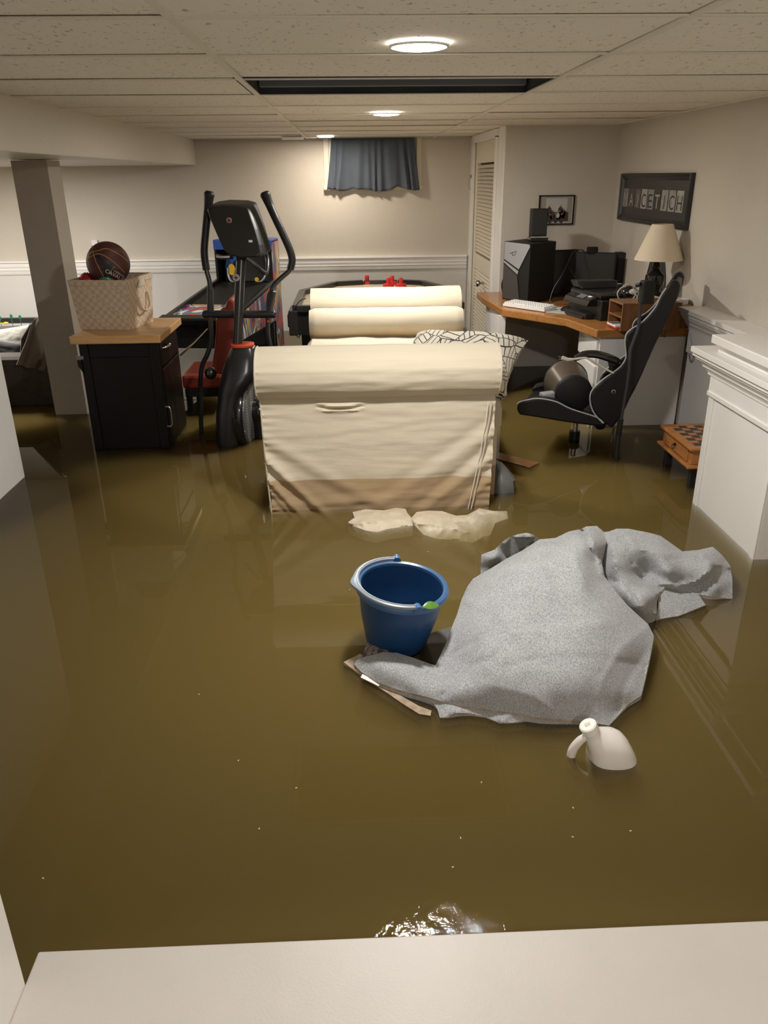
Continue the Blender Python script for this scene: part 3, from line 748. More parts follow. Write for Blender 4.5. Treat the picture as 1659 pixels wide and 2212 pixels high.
bx.hexa([P(-bw, y0, .55), P(-bw + .02, y0, .55), P(-bw + .02, y1, .55), P(-bw, y1, .55)], [P(-bw, y0, .97), P(-bw + .02, y0, .97), P(-bw + .02, y1, .97), P(-bw, y1, .97)])
bx.hexa([P(bw - .02, y0, FLOOR), P(bw, y0, FLOOR), P(bw, y1, FLOOR), P(bw - .02, y1, FLOOR)], [P(bw - .02, y0, .97), P(bw, y0, .97), P(bw, y1, .97), P(bw - .02, y1, .97)])
bx.hexa([P(-bw, y1 - .02, FLOOR), P(bw, y1 - .02, FLOOR), P(bw, y1, FLOOR), P(-bw, y1, FLOOR)], [P(-bw, y1 - .02, .97), P(bw, y1 - .02, .97), P(bw, y1, .97), P(-bw, y1, .97)])
bx.build('back_box', M['blackm'], pb)
MB().hexa([P(-bw, y0 - .02, .90), P(bw, y0 - .02, .90), P(bw, y1, .90), P(-bw, y1, .90)], [P(-bw, y0 - .02, .985), P(bw, y0 - .02, .985), P(bw, y1, .985), P(-bw, y1, .985)]).build('marquee', M['blue'], pb, bevel=.004)
MB().hexa([P(bw, y0, FLOOR), P(bw + .004, y0, FLOOR), P(bw + .004, y1, FLOOR), P(bw, y1, FLOOR)], [P(bw, y0, .96), P(bw + .004, y0, .96), P(bw + .004, y1, .96), P(bw, y1, .96)]).build('side_art_panel', M['art'], pb)
bgl = MB().hexa([P(-bw + .07, y0 + .05, .62), P(bw - .02, y0 + .05, .62), P(bw - .02, y0 + .07, .62), P(-bw + .07, y0 + .07, .62)], [P(-bw + .07, y0 + .12, .90), P(bw - .02, y0 + .12, .90), P(bw - .02, y0 + .14, .90), P(-bw + .07, y0 + .14, .90)])
bg_ = bgl.build('back_glass', M['glass'], pb)
def disc(mb, a_, z, ra, rz_, d=.0, seg=24, t=.004):
    yb = y0 + .045 + (z - .62) / .28 * .07
    mb.prism([P(a_ + ra * math.cos(2 * PI * k_ / seg), yb - d - t, z + rz_ * math.sin(2 * PI * k_ / seg)) for k_ in range(seg)], dY * t)
q = MB(); disc(q, -.11, .74, .085, .11); q.build('blue_artwork', M['blue'], bg_)
q = MB(); disc(q, -.115, .80, .055, .04, .004); q.build('yellow_artwork', M['yellow'], bg_); q = MB(); disc(q, -.135, .72, .035, .05, .006); q.build('yellow_artwork', M['yellow'], bg_); q = MB(); disc(q, .10, .635, .02, .02, .004); q.build('yellow_artwork', M['yellow'], bg_)
q = MB(); disc(q, -.09, .77, .03, .03, .009); q.build('black_artwork', M['blackm'], bg_)
arch = [P(-.155, y0 + .02, .74), P(-.155, y0 + .015, .67), P(-.12, y0, .62), P(-.03, y0 - .01, .60), P(.07, y0 - .01, .60), P(.16, y0, .63), P(.20, y0 + .02, .70), P(.21, y0 + .03, .80), P(.19, y0 + .04, .88)]
MB().tube(arch, .010, 8, smooth=6).build('rim', M['silver'], pb, True)

rc = thing('red_vinyl_chair', (ay(440, 830, 5.35).x, 5.45, FLOOR), 'red vinyl chair with black base standing between black cabinet and elliptical trainer', 'chair')
yc = 5.3
poly = [ay(px, py, yc) for px, py in ((466, 690), (476, 668), (486, 664), (490, 650), (497, 645), (506, 650), (508, 664), (507, 720), (503, 760), (494, 800), (485, 838), (452, 838), (456, 800), (462, 760), (466, 720))]
MB().prism(poly, (0, .42, 0)).build('backrest', M['red'], rc, bevel=.025)
a_, b_ = ay(392, 806, yc), ay(484, 838, yc)
MB().box(a_.x, b_.x, yc - .02, yc + .42, b_.z, a_.z - .01).build('seat', M['red'], rc, bevel=.02)
MB().box(a_.x + .01, b_.x, yc, yc + .40, b_.z - .06, b_.z - .002).build('seat_base', M['blackm'], rc, bevel=.005)
for x in (a_.x + .03, b_.x - .03):
    for y in (yc + .03, yc + .37): MB().box(x - .018, x + .018, y - .018, y + .018, FLOOR, b_.z - .05).build('leg', M['blackm'], rc)

# ================================================================== ELLIPTICAL TRAINER
YE = 4.62
el = thing('elliptical_trainer', (-.72, YE + .4, FLOOR), 'black elliptical trainer with console and tall curved handlebars left of the daybed', 'exercise machine')
def E(px, py, dy=0.0): return ay(px, py, YE + dy)
secs = []
for (py, xl_, xr_, dy, ryy) in ((752, 500, 544, .16, .07), (756, 497, 549, .16, .085), (780, 486, 556, .17, .13), (805, 477, 560, .18, .17), (822, 473, 556, .19, .20), (840, 469, 543, .21, .23), (858, 466, 535, .23, .25), (862, 466, 534, .23, .25), (900, 462, 527, .24, .28), (940, 461, 526, .24, .28), (975, 466, 526, .24, .27)):
    a_, b_ = E(xl_, py, dy - ryy * .8), E(xr_, py, dy - ryy * .6); secs.append((E(500, py, dy - ryy).z, (a_.x + b_.x) / 2, YE + dy, (b_.x - a_.x) / 2, ryy))
secs.append((-.2, secs[-1][1], YE + .24, .08, .24))
MB().sections(secs, 40, 3.0).build('flywheel_shroud', M['satin'], el, True)
MB().sections([(secs[0][0] + .0, secs[0][1], YE + .16, .067, .075), (secs[0][0] + .012, secs[0][1], YE + .16, .069, .077), (secs[0][0] + .014, secs[0][1], YE + .16, .055, .06)], 32, 2.6).build('trim_collar', M['orange'], el, True)
cz = .205; cxd = secs[8][1] + secs[8][3] + .006
m = mat('perforated_disc', (.07, .07, .07), .4); N, L, b = nd(m); M['perf'] = m
tc = N.new('ShaderNodeTexCoord'); vo = N.new('ShaderNodeTexVoronoi'); vo.inputs['Scale'].default_value = 62; vo.inputs['Randomness'].default_value = .1
ml = N.new('ShaderNodeMath'); ml.operation = 'LESS_THAN'; ml.inputs[1].default_value = .25
mx = N.new('ShaderNodeMix'); mx.data_type = 'RGBA'; mx.inputs['A'].default_value = (.12, .12, .115, 1); mx.inputs['B'].default_value = (.62, .61, .58, 1)
L.new(tc.outputs['Object'], vo.inputs['Vector']); L.new(vo.outputs['Distance'], ml.inputs[0]); L.new(ml.outputs[0], mx.inputs['Factor']); L.new(mx.outputs['Result'], b.inputs['Base Color'])
an = Vector((.984, -.178, 0)); dc = ay(547, 888, YE + .20)
MB().lathe([(.0, .014), (.205, .014), (.215, .010), (.220, 0), (.220, -.03)], dc, an, 48).build('perforated_disc', M['perf'], el, True)
MB().lathe([(.220, -.03), (.228, .004), (.238, .006), (.248, -.008), (.25, -.05)], dc, an, 48).build('disc_bezel', M['gloss'], el, True)
MB().lathe([(.075, .0), (.078, .03), (.074, .07), (.055, .09), (0, .095)], dc, an, 32).tube([dc + an * .045, dc + an * .05 + Vector((0, -.01, -.17))], .06, 16).build('crank_hub', M['gloss'], el, True)
MB().lathe([(.05, .086), (.054, .09), (.05, .096)], dc, an, 32).build('hub_ring', M['orange'], el, True)
MB().tube([E(512, 760, .16), E(517, 640, .22), E(521, 555, .28)], .029, 20).build('mast', M['satin'], el, True)
t0 = E(512, 598, .22)
MB().lathe([(.0, .002), (.019, .002), (.021, 0), (.019, -.004)], t0 + Vector((0, -.042, 0)), (0, -1, .05), 24).build('mast_badge', M['silver'], el, True, label='round silver and red badge')
MB().obox(t0 + Vector((0, -.046, 0)), (1, 0, 0), (0, 1, 0), (0, 0, 1), .012, .0015, .003).obox(t0 + Vector((0, -.046, 0)), (1, 0, 0), (0, 1, 0), (0, 0, 1), .003, .0015, .012).build('mast_badge', M['red'], el)
# console: back shell
cpo = [(447, 450), (452, 444), (480, 440), (520, 441), (538, 446), (541, 452), (556, 495), (566, 530), (570, 552), (560, 556), (520, 558), (500, 553), (484, 541), (468, 505), (452, 468)]
CY = .30
fr_ = [E(px, py, CY - .10 * (py - 440) / 115) for px, py in cpo]
ctr = sum(fr_, Vector()) / len(fr_)
back = [p_ + Vector((.035, .10, .02)) for p_ in fr_]
sh = [ctr + (p_ - ctr) * .93 + Vector((-.004, -.022, 0)) for p_ in fr_]
MB().loft([sh, fr_, back]).build('console', M['black'], el, False, bevel=.008)
cc = E(495, 476, CY - .055)
MB().lathe([(0, .003), (.014, .003), (.016, 0)], cc + Vector((0, -.002, 0)), (0, -1, -.1), 24).build('console_badge', M['silver'], el, True)
MB().lathe([(0, .0045), (.011, .0045)], cc + Vector((0, -.002, 0)), (0, -1, -.1), 24).build('console_badge', M['red'], el, True)
c2 = E(541, 521, CY - .11); MB().obox(c2, (1, 0, 0), (0, 1, 0), (0, 0, 1), .010, .004, .006).build('console_sticker', M['paper'], el)
# fixed handlebar loop
MB().tube([E(530, 556, .22), E(545, 568, .30), E(560, 580, .34), E(574, 590, .36), E(578, 575, .42), E(577, 555, .46), E(570, 535, .46)], [.009, .013, .013, .013, .013, .013, .012], 10, smooth=6).build('fixed_handlebar', M['satin'], el, True)
MB().tube([E(470, 553, .5), E(480, 556, .4), E(500, 556, .28)], .012, 10, smooth=4).build('fixed_handlebar', M['satin'], el, True)
# moving arms
L1 = [(452, 420, .34), (449, 450, .34), (444, 500, .32), (441, 545, .30), (446, 583, .28), (453, 612, .27), (453, 645, .26), (455, 690, .26), (456, 735, .26), (448, 765, .26), (437, 790, .27), (433, 830, .28), (434, 900, .30), (436, 960, .32)]
R1 = [(573, 420, .34), (583, 445, .34), (598, 478, .32), (613, 510, .31), (626, 540, .30), (631, 562, .29), (627, 582, .28), (608, 600, .27), (590, 618, .26), (581, 640, .26), (579, 680, .26), (579, 720, .26), (584, 748, .26), (592, 790, .26), (594, 860, .28), (594, 960, .3)]
for nm_, pts, kg in (('left', L1, 4), ('right', R1, 6)):
    P3 = [E(*q_) for q_ in pts]
    MB().tube(P3[kg - 1:], .0145, 12, smooth=6).build('swing_arm', M['satin'], el, True)
    n_ = kg + 1
    MB().tube([P3[0] + (P3[0] - P3[1]) * .25] + P3[:n_], [.016, .031] + [.0235, .0225, .022] + [.022] * (n_ - 3), 14, smooth=6).build('hand_grip', M['leather'], el, True)
    k_ = [i for i, q_ in enumerate(pts) if 610 < q_[1] < 700]
    MB().tube([P3[k_[0]] + Vector((0, 0, -.03)), P3[k_[-1]]], .020, 14).build('sleeve', M['satin'], el, True)
MB().tube([E(444, 679, .26), E(590, 679, .26)], .0235, 16).sphere(E(444, 679, .26), .0235, 14, 8).sphere(E(590, 679, .26), .0235, 14, 8).build('crossbar', M['satin'], el, True)
for px, py in ((580, 627), (579, 694)): MB().sphere(E(px, py, .235), .007, 10, 6).build('bolt_cap', M['orange'], el, True)
MB().sphere(E(455, 806, .14), .036, 22, 14, (1, 1, 1.1)).build('crank_knob', M['gloss'], el, True)
MB().box(-1.0, -.5, YE + .5, YE + .56, FLOOR, FLOOR + .06).box(-.78, -.70, YE + .3, YE + 1.2, FLOOR, FLOOR + .08).build('base_frame', M['satin'], el)

# ================================================================== BLACK CABINET, BASKET, BALLS
kz = .68
fl, frr = az(148, 728, kz), az(347, 724, kz); br = az(388, 690, kz)
FY = (fl.y + frr.y) / 2
TX0, TX1 = fl.x, frr.x - .005; DEP = .62
kc = thing('kitchen_cart', ((TX0 + TX1) / 2, FY + DEP / 2, FLOOR), 'black cabinet on the left with a butcher block top holding the woven basket', 'cabinet')
MB().box(TX0, TX1, FY, FY + DEP, kz - .045, kz).build('butcher_block_top', M['butcher'], kc, bevel=.006)
BX0, BX1, BY0, BY1 = TX0 + .035, TX1 - .03, FY + .03, FY + DEP - .04
c_ = MB().box(BX0 + .012, BX1 - .012, BY0 + .012, BY1, FLOOR, kz - .045)
for x0_, x1_ in ((BX0, BX0 + .05), (BX1 - .05, BX1)): c_.box(x0_, x1_, BY0, BY0 + .05, FLOOR, kz - .045)
c_.box(BX0 + .05, BX1 - .05, BY0 + .006, BY0 + .03, kz - .13, kz - .045).box(BX0 + .05, BX1 - .05, BY0 + .006, BY0 + .03, -.1, -.02)
c_.box(BX1 - .05, BX1, BY1 - .04, BY1, FLOOR, kz - .045)
c_.build('cabinet_body', M['cabblack'], kc, bevel=.004)
MB().box(BX1 - .012, BX1 + .006, BY0 + .055, BY1 - .045, kz - .20, kz - .055).build('drawer', M['cabblack'], kc, bevel=.005)
kd = MB().box(BX1 - .012, BX1 + .006, BY0 + .055, BY1 - .045, -.14, kz - .215).build('door', M['cabblack'], kc, bevel=.005)
kn = ax(360, 748, BX1 + .02)
MB().tube([(BX1, kn.y - .05, kn.z), (BX1 + .03, kn.y - .035, kn.z + .004), (BX1 + .036, kn.y, kn.z + .008), (BX1 + .03, kn.y + .035, kn.z + .004), (BX1, kn.y + .05, kn.z)], [.006, .010, .012, .010, .006], 12, smooth=4).build('drawer_pull', M['chrome'], kc, True)
kh = ax(367, 900, BX1 + .02)
MB().tube([(BX1, kh.y, kh.z + .06), (BX1 + .028, kh.y, kh.z + .05), (BX1 + .028, kh.y, kh.z - .05), (BX1, kh.y, kh.z - .06)], .006, 10, smooth=4).build('door_handle', M['steel'], kd, True)
MB().box(BX0 - .022, BX0 + .02, BY0 - .01, BY0 + .008, kz - .135, kz - .115).build('towel_bar_end', M['grey'], kc, bevel=.003)
MB().prism([(BX0 + .01, BY0, kz - .14), (BX0 - .02, BY0, kz - .14), (BX0 - .02, BY0, kz - .175), (BX0 - .004, BY0, kz - .20), (BX0 + .01, BY0, kz - .23)], (0, .03, 0)).build('bracket', M['cabblack'], kc)

bz = kz + .001
b0, b1, b2 = az(174, 712, bz), az(283, 713, bz), az(331, 695, bz)
b2 = Vector((b2.x, b2.y, bz)); b3 = b0 + (b2 - b1)
t0_, t1_ = ay(146, 606, b0.y - .05), ay(273, 607, b1.y - .05)
zt = (t0_.z + t1_.z) / 2; t0_.z = t1_.z = zt
t2_ = ay(328, 594, b2.y + .06); t2_.z = zt; t3_ = t0_ + (t2_ - t1_)
bk = thing('woven_basket', ((b0 + b2) / 2), 'tan checker-woven storage basket full of balls on the butcher block cabinet', 'basket')
def lerp4(A, B, t): return [a_.lerp(b_, t) for a_, b_ in zip(A, B)]
Bq, Tq = [b0, b1, b2, b3], [t0_, t1_, t2_, t3_]
cin = (b0 + b2) / 2
mb = MB(); outer = [lerp4(Bq, Tq, t) for t in (0, 1)]
def inset(Q, d): c = sum(Q, Vector()) / 4; return [p_ + (c - p_).normalized() * d for p_ in Q]
inner = [inset(lerp4(Bq, Tq, t), .010) for t in (1, .04)]
mb.loft(outer + inner); mb.build('basket_body', M['weave'], bk)
rm = MB(); A = lerp4(Bq, Tq, .90); A = [p_ + (p_ - sum(A, Vector()) / 4).normalized() * .004 for p_ in A]; B_ = [p_ + (p_ - sum(Tq, Vector()) / 4).normalized() * .004 + Vector((0, 0, .003)) for p_ in Tq]
rm.loft([A, B_, inset(B_, .018)], cap=False); rm.build('rim_band', M['weave'], bk)
def face(s_, t, out=.004):
    p_ = b1.lerp(b2, s_).lerp(t1_.lerp(t2_, s_), t); return p_ + (b2 - b1).cross(Vector((0, 0, 1))).normalized() * out
for dx_ in (0,):
    MB().tube([face(.36, .62), face(.36, .40, .02), face(.50, .32, .03), face(.66, .36, .03), face(.74, .46, .02), face(.76, .66)], .0055, 8, smooth=5, flat=1.8).build('rope_handle', M['wetcloth'], bk, True)
MB().hexa([face(.34, .80, .004), face(.64, .82, .004), face(.64, .82, .007), face(.34, .80, .007)], [face(.44, .94, .006), face(.60, .96, .006), face(.60, .96, .009), face(.44, .94, .009)]).build('basket_tag', M['creamc'], bk)

R_ = .122
bc = ay(234, 569, 4.86); ball = thing('basketball', bc, 'maroon basketball with a black panel resting on top of the woven basket', 'ball')
MB().sphere(bc, R_, 48, 30).build('ball_skin', M['ball'], ball, True)
vw = (CAM - bc).normalized(); bu = Vector((0, 0, 1)); rx = bu.cross(vw).normalized(); ry = vw.cross(rx)
def SP(a_, b_, r=R_):   # point on ball from view-plane coords (fractions of the radius)
    d2 = min(.98, a_ * a_ + b_ * b_); return bc + rx * (a_ * r) + ry * (b_ * r) + vw * (math.sqrt(1 - d2) * r)
def arc(pts, r=.0022):
    MB().tube([SP(a_, b_, R_ * 1.001) for a_, b_ in pts], r, 6, smooth=8).build('ball_channel', M['ballline'], ball, True)
arc([(-.83, .38), (-.65, .52), (-.3, .60), (.0, .66), (.35, .50), (.70, .24), (.86, .06)])
arc([(-.9, .22), (-.7, .34), (-.45, .44), (-.15, .36), (.25, .05), (.6, -.35), (.78, -.6)])
arc([(-.62, .82), (-.60, .5), (-.56, .2), (-.42, -.25), (-.28, -.60)])
bp_ = [(-.53, .36), (-.36, .38), (-.12, .26), (.2, .0), (.5, -.34), (.72, -.62), (.1, -.85), (-.30, -.58), (-.42, -.25), (-.5, .1)]
mb = MB(); cpt = (-.02, -.25); G = []
for t in [i / 8 for i in range(9)]: G.append([SP(cpt[0] + (a_ - cpt[0]) * t, cpt[1] + (b_ - cpt[1]) * t, R_ * 1.004) for a_, b_ in bp_])
mb.loft(G, cap=False); mb.build('black_panel', M['ballblack'], ball, True)
def ball_text(txt, ca, cb_, size, rot):
    vs, fs = text_verts(txt, size, 0); out = []
    for v in vs:
        x, y = v.x * math.cos(rot) - v.y * math.sin(rot), v.x * math.sin(rot) + v.y * math.cos(rot)
        out.append(SP(ca + x, cb_ + y, R_ * 1.012))
    MB().add(out, fs).build('ball_lettering', M['paper'], ball)
ball_text('CLEVELAND', .42, -.48, .10, -.62); ball_text('CAVALIERS', .33, -.62, .24, -.55)
MB().tube([SP(.27, -.14, R_ * 1.006), SP(.12, -.28, R_ * 1.006), SP(-.04, -.42, R_ * 1.006)], .0015, 6).build('ball_channel', M['ballline'], ball)
def spiky(name, c, r, m, label, seed):
    rr_ = random.Random(seed); mb = MB().sphere(c, r, 24, 14)
    n_ = 150
    for i in range(n_):
        ph = math.acos(1 - 2 * (i + .5) / n_); th = PI * (1 + 5 ** .5) * i
        d_ = Vector((math.cos(th) * math.sin(ph), math.sin(th) * math.sin(ph), math.cos(ph)))
        if d_.z < -.3: continue
        mb.lathe([(r * .09, -.001), (r * .05, r * .10), (0, r * .12)], c + d_ * r, d_, 6)
    return tag(mb.build(name, m, None, True), label, 'ball', 'spiky rubber balls in the basket')
o = spiky('spiky_ball', ay(232, 604, 4.80), .046, M['bgball'], 'small spiky rubber ball fading from blue to green in the woven basket', 1)
o = spiky('spiky_ball', ay(190, 607, 4.86), .046, M['rball'], 'red spiky rubber ball at the left corner of the woven basket', 2)

# ================================================================== LEFT: BROWN SOFA, PILLOWS, GAME TABLE
bs = thing('brown_sofa', (-2.9, 6.6, FLOOR), 'dark brown sofa with a throw over its back, far left behind the column', 'sofa')
MB().box(-3.6, -2.12, 5.66, 5.92, FLOOR, .34).build('arm', M['brown'], bs, bevel=.05)
MB().box(-3.6, -2.38, 5.90, 7.3, FLOOR, .20).build('seat', M['brown'], bs, bevel=.04)
MB().prism([(-2.42, 5.75, FLOOR), (-2.42, 5.75, .30), (-2.38, 5.75, .46), (-2.30, 5.75, .56), (-2.20, 5.75, .60), (-2.08, 5.75, .58), (-2.05, 5.75, .50), (-2.05, 5.75, FLOOR)], (0, 1.6, 0)).build('backrest', M['brown'], bs, bevel=.04)
MB().box(-3.7, -2.4, 7.25, 7.5, FLOOR, .27).build('arm', M['brown'], bs, bevel=.04)
mb = MB(); NU, NV = 40, 30; vs = []
path = [ay(px, py, y) for px, py, y in ((36, 790, 5.60), (46, 762, 5.62), (56, 735, 5.66), (64, 705, 5.70), (74, 688, 5.74), (92, 684, 5.78))]
ctl, _ = crv(path, [0] * len(path), 8)
for j, p_ in enumerate(ctl):
    for i in range(NU + 1):
        u = i / NU
        q_ = p_ + Vector((.30 * u, .02 + .10 * u, -.50 * u * u * (j / len(ctl)) - .10 * u)); q_.y += .018 * math.sin(u * 22 + j * .05) - .01
        vs.append(q_)
n_ = len(ctl)
mb.add(vs, [(j * (NU + 1) + i, j * (NU + 1) + i + 1, (j + 1) * (NU + 1) + i + 1, (j + 1) * (NU + 1) + i) for j in range(n_ - 1) for i in range(NU)])
o = mb.build('throw_blanket', M['throw'], None, True); o.modifiers.new('s', 'SOLIDIFY').thickness = .012
tag(o, 'taupe throw blanket draped over the back of the brown sofa beside the column', 'blanket')
p1 = ay(30, 738, 6.15); cushion('sofa_pillow', p1 + Vector((-.05, 0, -.02)), (1, .1, .12), (0, .6, .8), .22, .14, .06, M['pillow'], 'crumpled off-white pillow lying on the brown sofa', seed=11)
p1 = ay(12, 752, 5.98); cushion('sofa_pillow', p1 + Vector((-.08, 0, -.05)), (1, .0, -.22), (0, .5, .8), .22, .13, .05, M['pillowg'], 'dark grey pillow in front of the off-white pillow on the brown sofa', seed=5)
gt = thing('game_table', (-3.4, 7.9, FLOOR), 'low black-framed tabletop hockey game with green paddles behind the brown sofa', 'game table')
za = ay(30, 705, 7.8).z; gx1 = ay(75, 700, 7.8).x
MB().box(-4.1, gx1, 7.65, 7.70, za - .035, za).box(-4.1, gx1, 8.10, 8.15, za - .02, za + .03).box(gx1 - .03, gx1, 7.65, 8.15, za - .035, za + .01).build('frame', M['black'], gt, bevel=.004)
MB().box(-4.1, gx1 - .02, 7.69, 8.11, za - .03, za - .02).build('playing_surface', M['pad'], gt)
for x in (-4.05, gx1 - .06): MB().box(x, x + .05, 7.68, 8.1, FLOOR, za - .035).build('leg', M['black'], gt)
for px, py, y in ((24, 683, 7.85), (43, 685, 7.88), (0, 687, 7.85)):
    p_ = ay(px, py, y); t_ = MB(); t_.tube([(p_.x, y, za - .02), p_], .003, 6); t_.sphere(p_, .017, 14, 10, (.8, .3, 1.25)); t_.build('paddle', M['green'], gt, True)
p_ = ay(13, 698, 7.75); MB().sphere(p_, .017, 14, 10, (1.5, .8, .7)).tube([p_, p_ + Vector((-.08, 0, 0))], .004, 6).build('paddle', M['yellow'], gt, True)

# ================================================================== DESK AND THINGS ON IT
DZ = .62
dk = thing('corner_desk', (1.6, 5.6, FLOOR), 'oak-topped corner desk with white cabinet base under the pictures', 'desk')
c1, c2_, c3, c4 = az(1290, 713, DZ), az(1224, 689, DZ), az(1086, 668, DZ), az(1061, 641, DZ)
dpoly = [(RIGHT - .01, c1.y), (c1.x, c1.y), (c2_.x, c2_.y), (c3.x, c3.y), (c3.x - .05, c4.y), (c3.x - .05, 6.595), (RIGHT - .01, 6.595)]
MB().prism([(x, y, DZ - .05) for x, y in dpoly], (0, 0, .05)).build('desktop', M['oak'], dk, bevel=.006)
pd = MB().box(c1.x + .035, RIGHT - .02, c1.y + .03, c1.y + .47, FLOOR, DZ - .05).build('pedestal', M['white'], dk, bevel=.003)
for z0, z1 in ((.40, .55), (.20, .385), (-.02, .185)):
    MB().box(c1.x + .018, c1.x + .035, c1.y + .05, c1.y + .45, z0, z1).build('drawer', M['white'], dk, bevel=.006)
MB().box(c3.x + .0, c3.x + .03, c3.y + .03, 6.4, FLOOR, DZ - .05).build('end_panel', M['white'], dk)
MB().box(c3.x - .02, c3.x + .0, c3.y + .03, c3.y + .05, FLOOR, DZ - .05).build('edge_trim', M['white'], dk)

# computer tower
A_, B2, C2 = az(1084, 645, DZ), az(1139, 658, DZ), az(1193, 646, DZ)
u1 = (A_ - B2); u1.z = 0; yawt = math.atan2((B2 - A_).y, (B2 - A_).x); wd = .21; dp = .44; hgt = .42
ex = (B2 - A_); ex.z = 0; ex.normalize(); ey = Vector((-ex.y, ex.x, 0)); ey = Vector((C2.x - B2.x, C2.y - B2.y, 0)).normalized()
dp = (C2 - B2).length; 
ey = Vector((C2.x - B2.x, C2.y - B2.y, 0)).normalized()
wd = (B2 - A_).length
tw = thing('computer_tower', (A_ + B2) / 2, 'black and silver computer tower at the left end of the desk', 'computer')
def T(a_, b_, z): return A_ + ex * a_ + ey * b_ + Vector((0, 0, z))
mb = MB().hexa([T(0, 0, 0), T(wd, 0, 0), T(wd, dp, 0), T(0, dp, 0)], [T(0, 0, hgt), T(wd, 0, hgt), T(wd, dp, hgt), T(0, dp, hgt)])
mb.build('case', M['blackm'], tw, bevel=.004)
def Tf(a_, z, o_=.006): return T(a_ * wd, -o_, z * hgt)
MB().prism([Tf(.03, .70), Tf(.03, .985), Tf(.06, .995), Tf(.95, .995), Tf(.99, .96), Tf(.62, .56)], ey * .006).build('silver_panel', M['silver'], tw, bevel=.002)
MB().prism([Tf(.03, .64), Tf(.03, .675), Tf(.61, .53), Tf(.58, .47)], ey * .006).build('silver_panel', M['silver'], tw, bevel=.001)
MB().prism([Tf(.03, .02), Tf(.03, .62), Tf(.57, .45), Tf(.70, .02)], ey * .006).build('front_panel', mat('charcoal_plastic', (.045, .045, .045), .4), tw, bevel=.002)
MB().tube([Tf(.25, .81, .008), Tf(.36, .83, .008), Tf(.50, .86, .008), Tf(.46, .80, .008), Tf(.36, .78, .008), Tf(.34, .82, .008)], .0015, 6).build('logo', M['blackm'], tw)
# speaker on tower
def speaker(px0, px1, pt, pb_, y, lab, silver=True):
    p0, p1 = ay(px0, pb_, y), ay(px1, pb_, y); zt_ = ay((px0 + px1) / 2, pt, y).z
    t = thing('desktop_speaker', ((p0.x + p1.x) / 2, y, p0.z), lab, 'speaker', None)
    mb = MB().box(p0.x, p1.x, y, y + .10, p0.z + .03, zt_); mb.build('cabinet', M['blackm'], t, bevel=.006)
    MB().box(p0.x + .004, p1.x - .004, y - .004, y, p0.z + .045, zt_ - .004).build('grille', mat('speaker_cloth', (.022, .022, .022), .9), t, bevel=.002)
    MB().box(p0.x - .005, p1.x + .012, y - .01, y + .12, p0.z, p0.z + .03).build('foot', M['gloss'], t, bevel=.006)
    if silver: MB().box(p0.x - .002, p1.x + .002, y - .008, y + .01, p0.z + .028, p0.z + .036).build('chrome_strip', M['chrome'], t)
    return t
ty = T(wd * .6, .15, 0).y
p0 = ay(1146, 524, ty)
sp = speaker(1147, 1180, 453, 524, ty, 'slim black desktop speaker standing on top of the computer tower')
dz_ = (DZ + hgt) - sp.location.z; sp.location.z += dz_
speaker(1328, 1363, 546, 622, 6.2, 'black desktop speaker standing to the right of the monitors')
# monitors
def monitor(px0, px1, pt, pb_, ya, yb, lab):
    a_, b_ = ay(px0, (pt + pb_) / 2, ya), ay(px1, (pt + pb_) / 2, yb); zt_ = ay((px0 + px1) / 2, pt, (ya + yb) / 2).z; zb_ = ay((px0 + px1) / 2, pb_, (ya + yb) / 2).z
    dx_ = Vector((b_.x - a_.x, b_.y - a_.y, 0)); L_ = dx_.length; dx_.normalize(); n_ = Vector((-dx_.y, dx_.x, 0)); c = Vector(((a_.x + b_.x) / 2, (a_.y + b_.y) / 2, (zt_ + zb_) / 2))
    t = thing('computer_monitor', (c.x, c.y, DZ), lab, 'monitor', None)
    MB().obox(c + n_ * .015, dx_, n_, (0, 0, 1), L_ / 2, .015, (zt_ - zb_) / 2).build('bezel', M['blackm'], t, bevel=.004)
    MB().obox(c - n_ * .001, dx_, n_, (0, 0, 1), L_ / 2 - .008, .001, (zt_ - zb_) / 2 - .01).build('screen', mat('matte_screen', (.014, .014, .014), .35), t)
    MB().obox((c.x + n_.x * .05, c.y + n_.y * .05, (DZ + zb_ + .1) / 2), dx_, n_, (0, 0, 1), .03, .012, (zb_ + .1 - DZ) / 2).obox((c.x, c.y, DZ + .006), dx_, n_, (0, 0, 1), .11, .08, .006).build('stand', M['blackm'], t, bevel=.003)
    return t
monitor(1178, 1246, 540, 648, 6.30, 6.38, 'left black monitor beside the computer tower with cables hanging over it')
monitor(1240, 1327, 545, 650, 6.26, 6.10, 'right black monitor with a webcam on top, behind the printer')
p_ = ay(1279, 548, 6.2); w_ = MB().box(p_.x - .04, p_.x + .04, 6.18, 6.22, p_.z, p_.z + .05); tag(w_.build('webcam', M['blackm'], None, bevel=.008), 'small black webcam perched on the right monitor', 'webcam')
cbm = [[(1186, 655, 5.95), (1195, 625, 5.98), (1215, 592, 6.0), (1228, 565, 6.05), (1240, 543, 6.15), (1258, 540, 6.2), (1262, 545, 6.25)], [(1228, 577, 6.05), (1238, 592, 6.0), (1248, 612, 5.95), (1250, 640, 5.95), (1238, 655, 5.85)], [(1192, 652, 5.85), (1215, 648, 5.9), (1240, 651, 5.88), (1225, 658, 5.84), (1200, 660, 5.82), (1185, 655, 5.88)]]
mb = MB()
for l_ in cbm: mb.tube([ay(*q_) for q_ in l_], .0035, 6, smooth=6)
tag(mb.build('computer_cables', M['black'], None, True), 'thin black computer cables hanging down between the two monitors', 'cables')
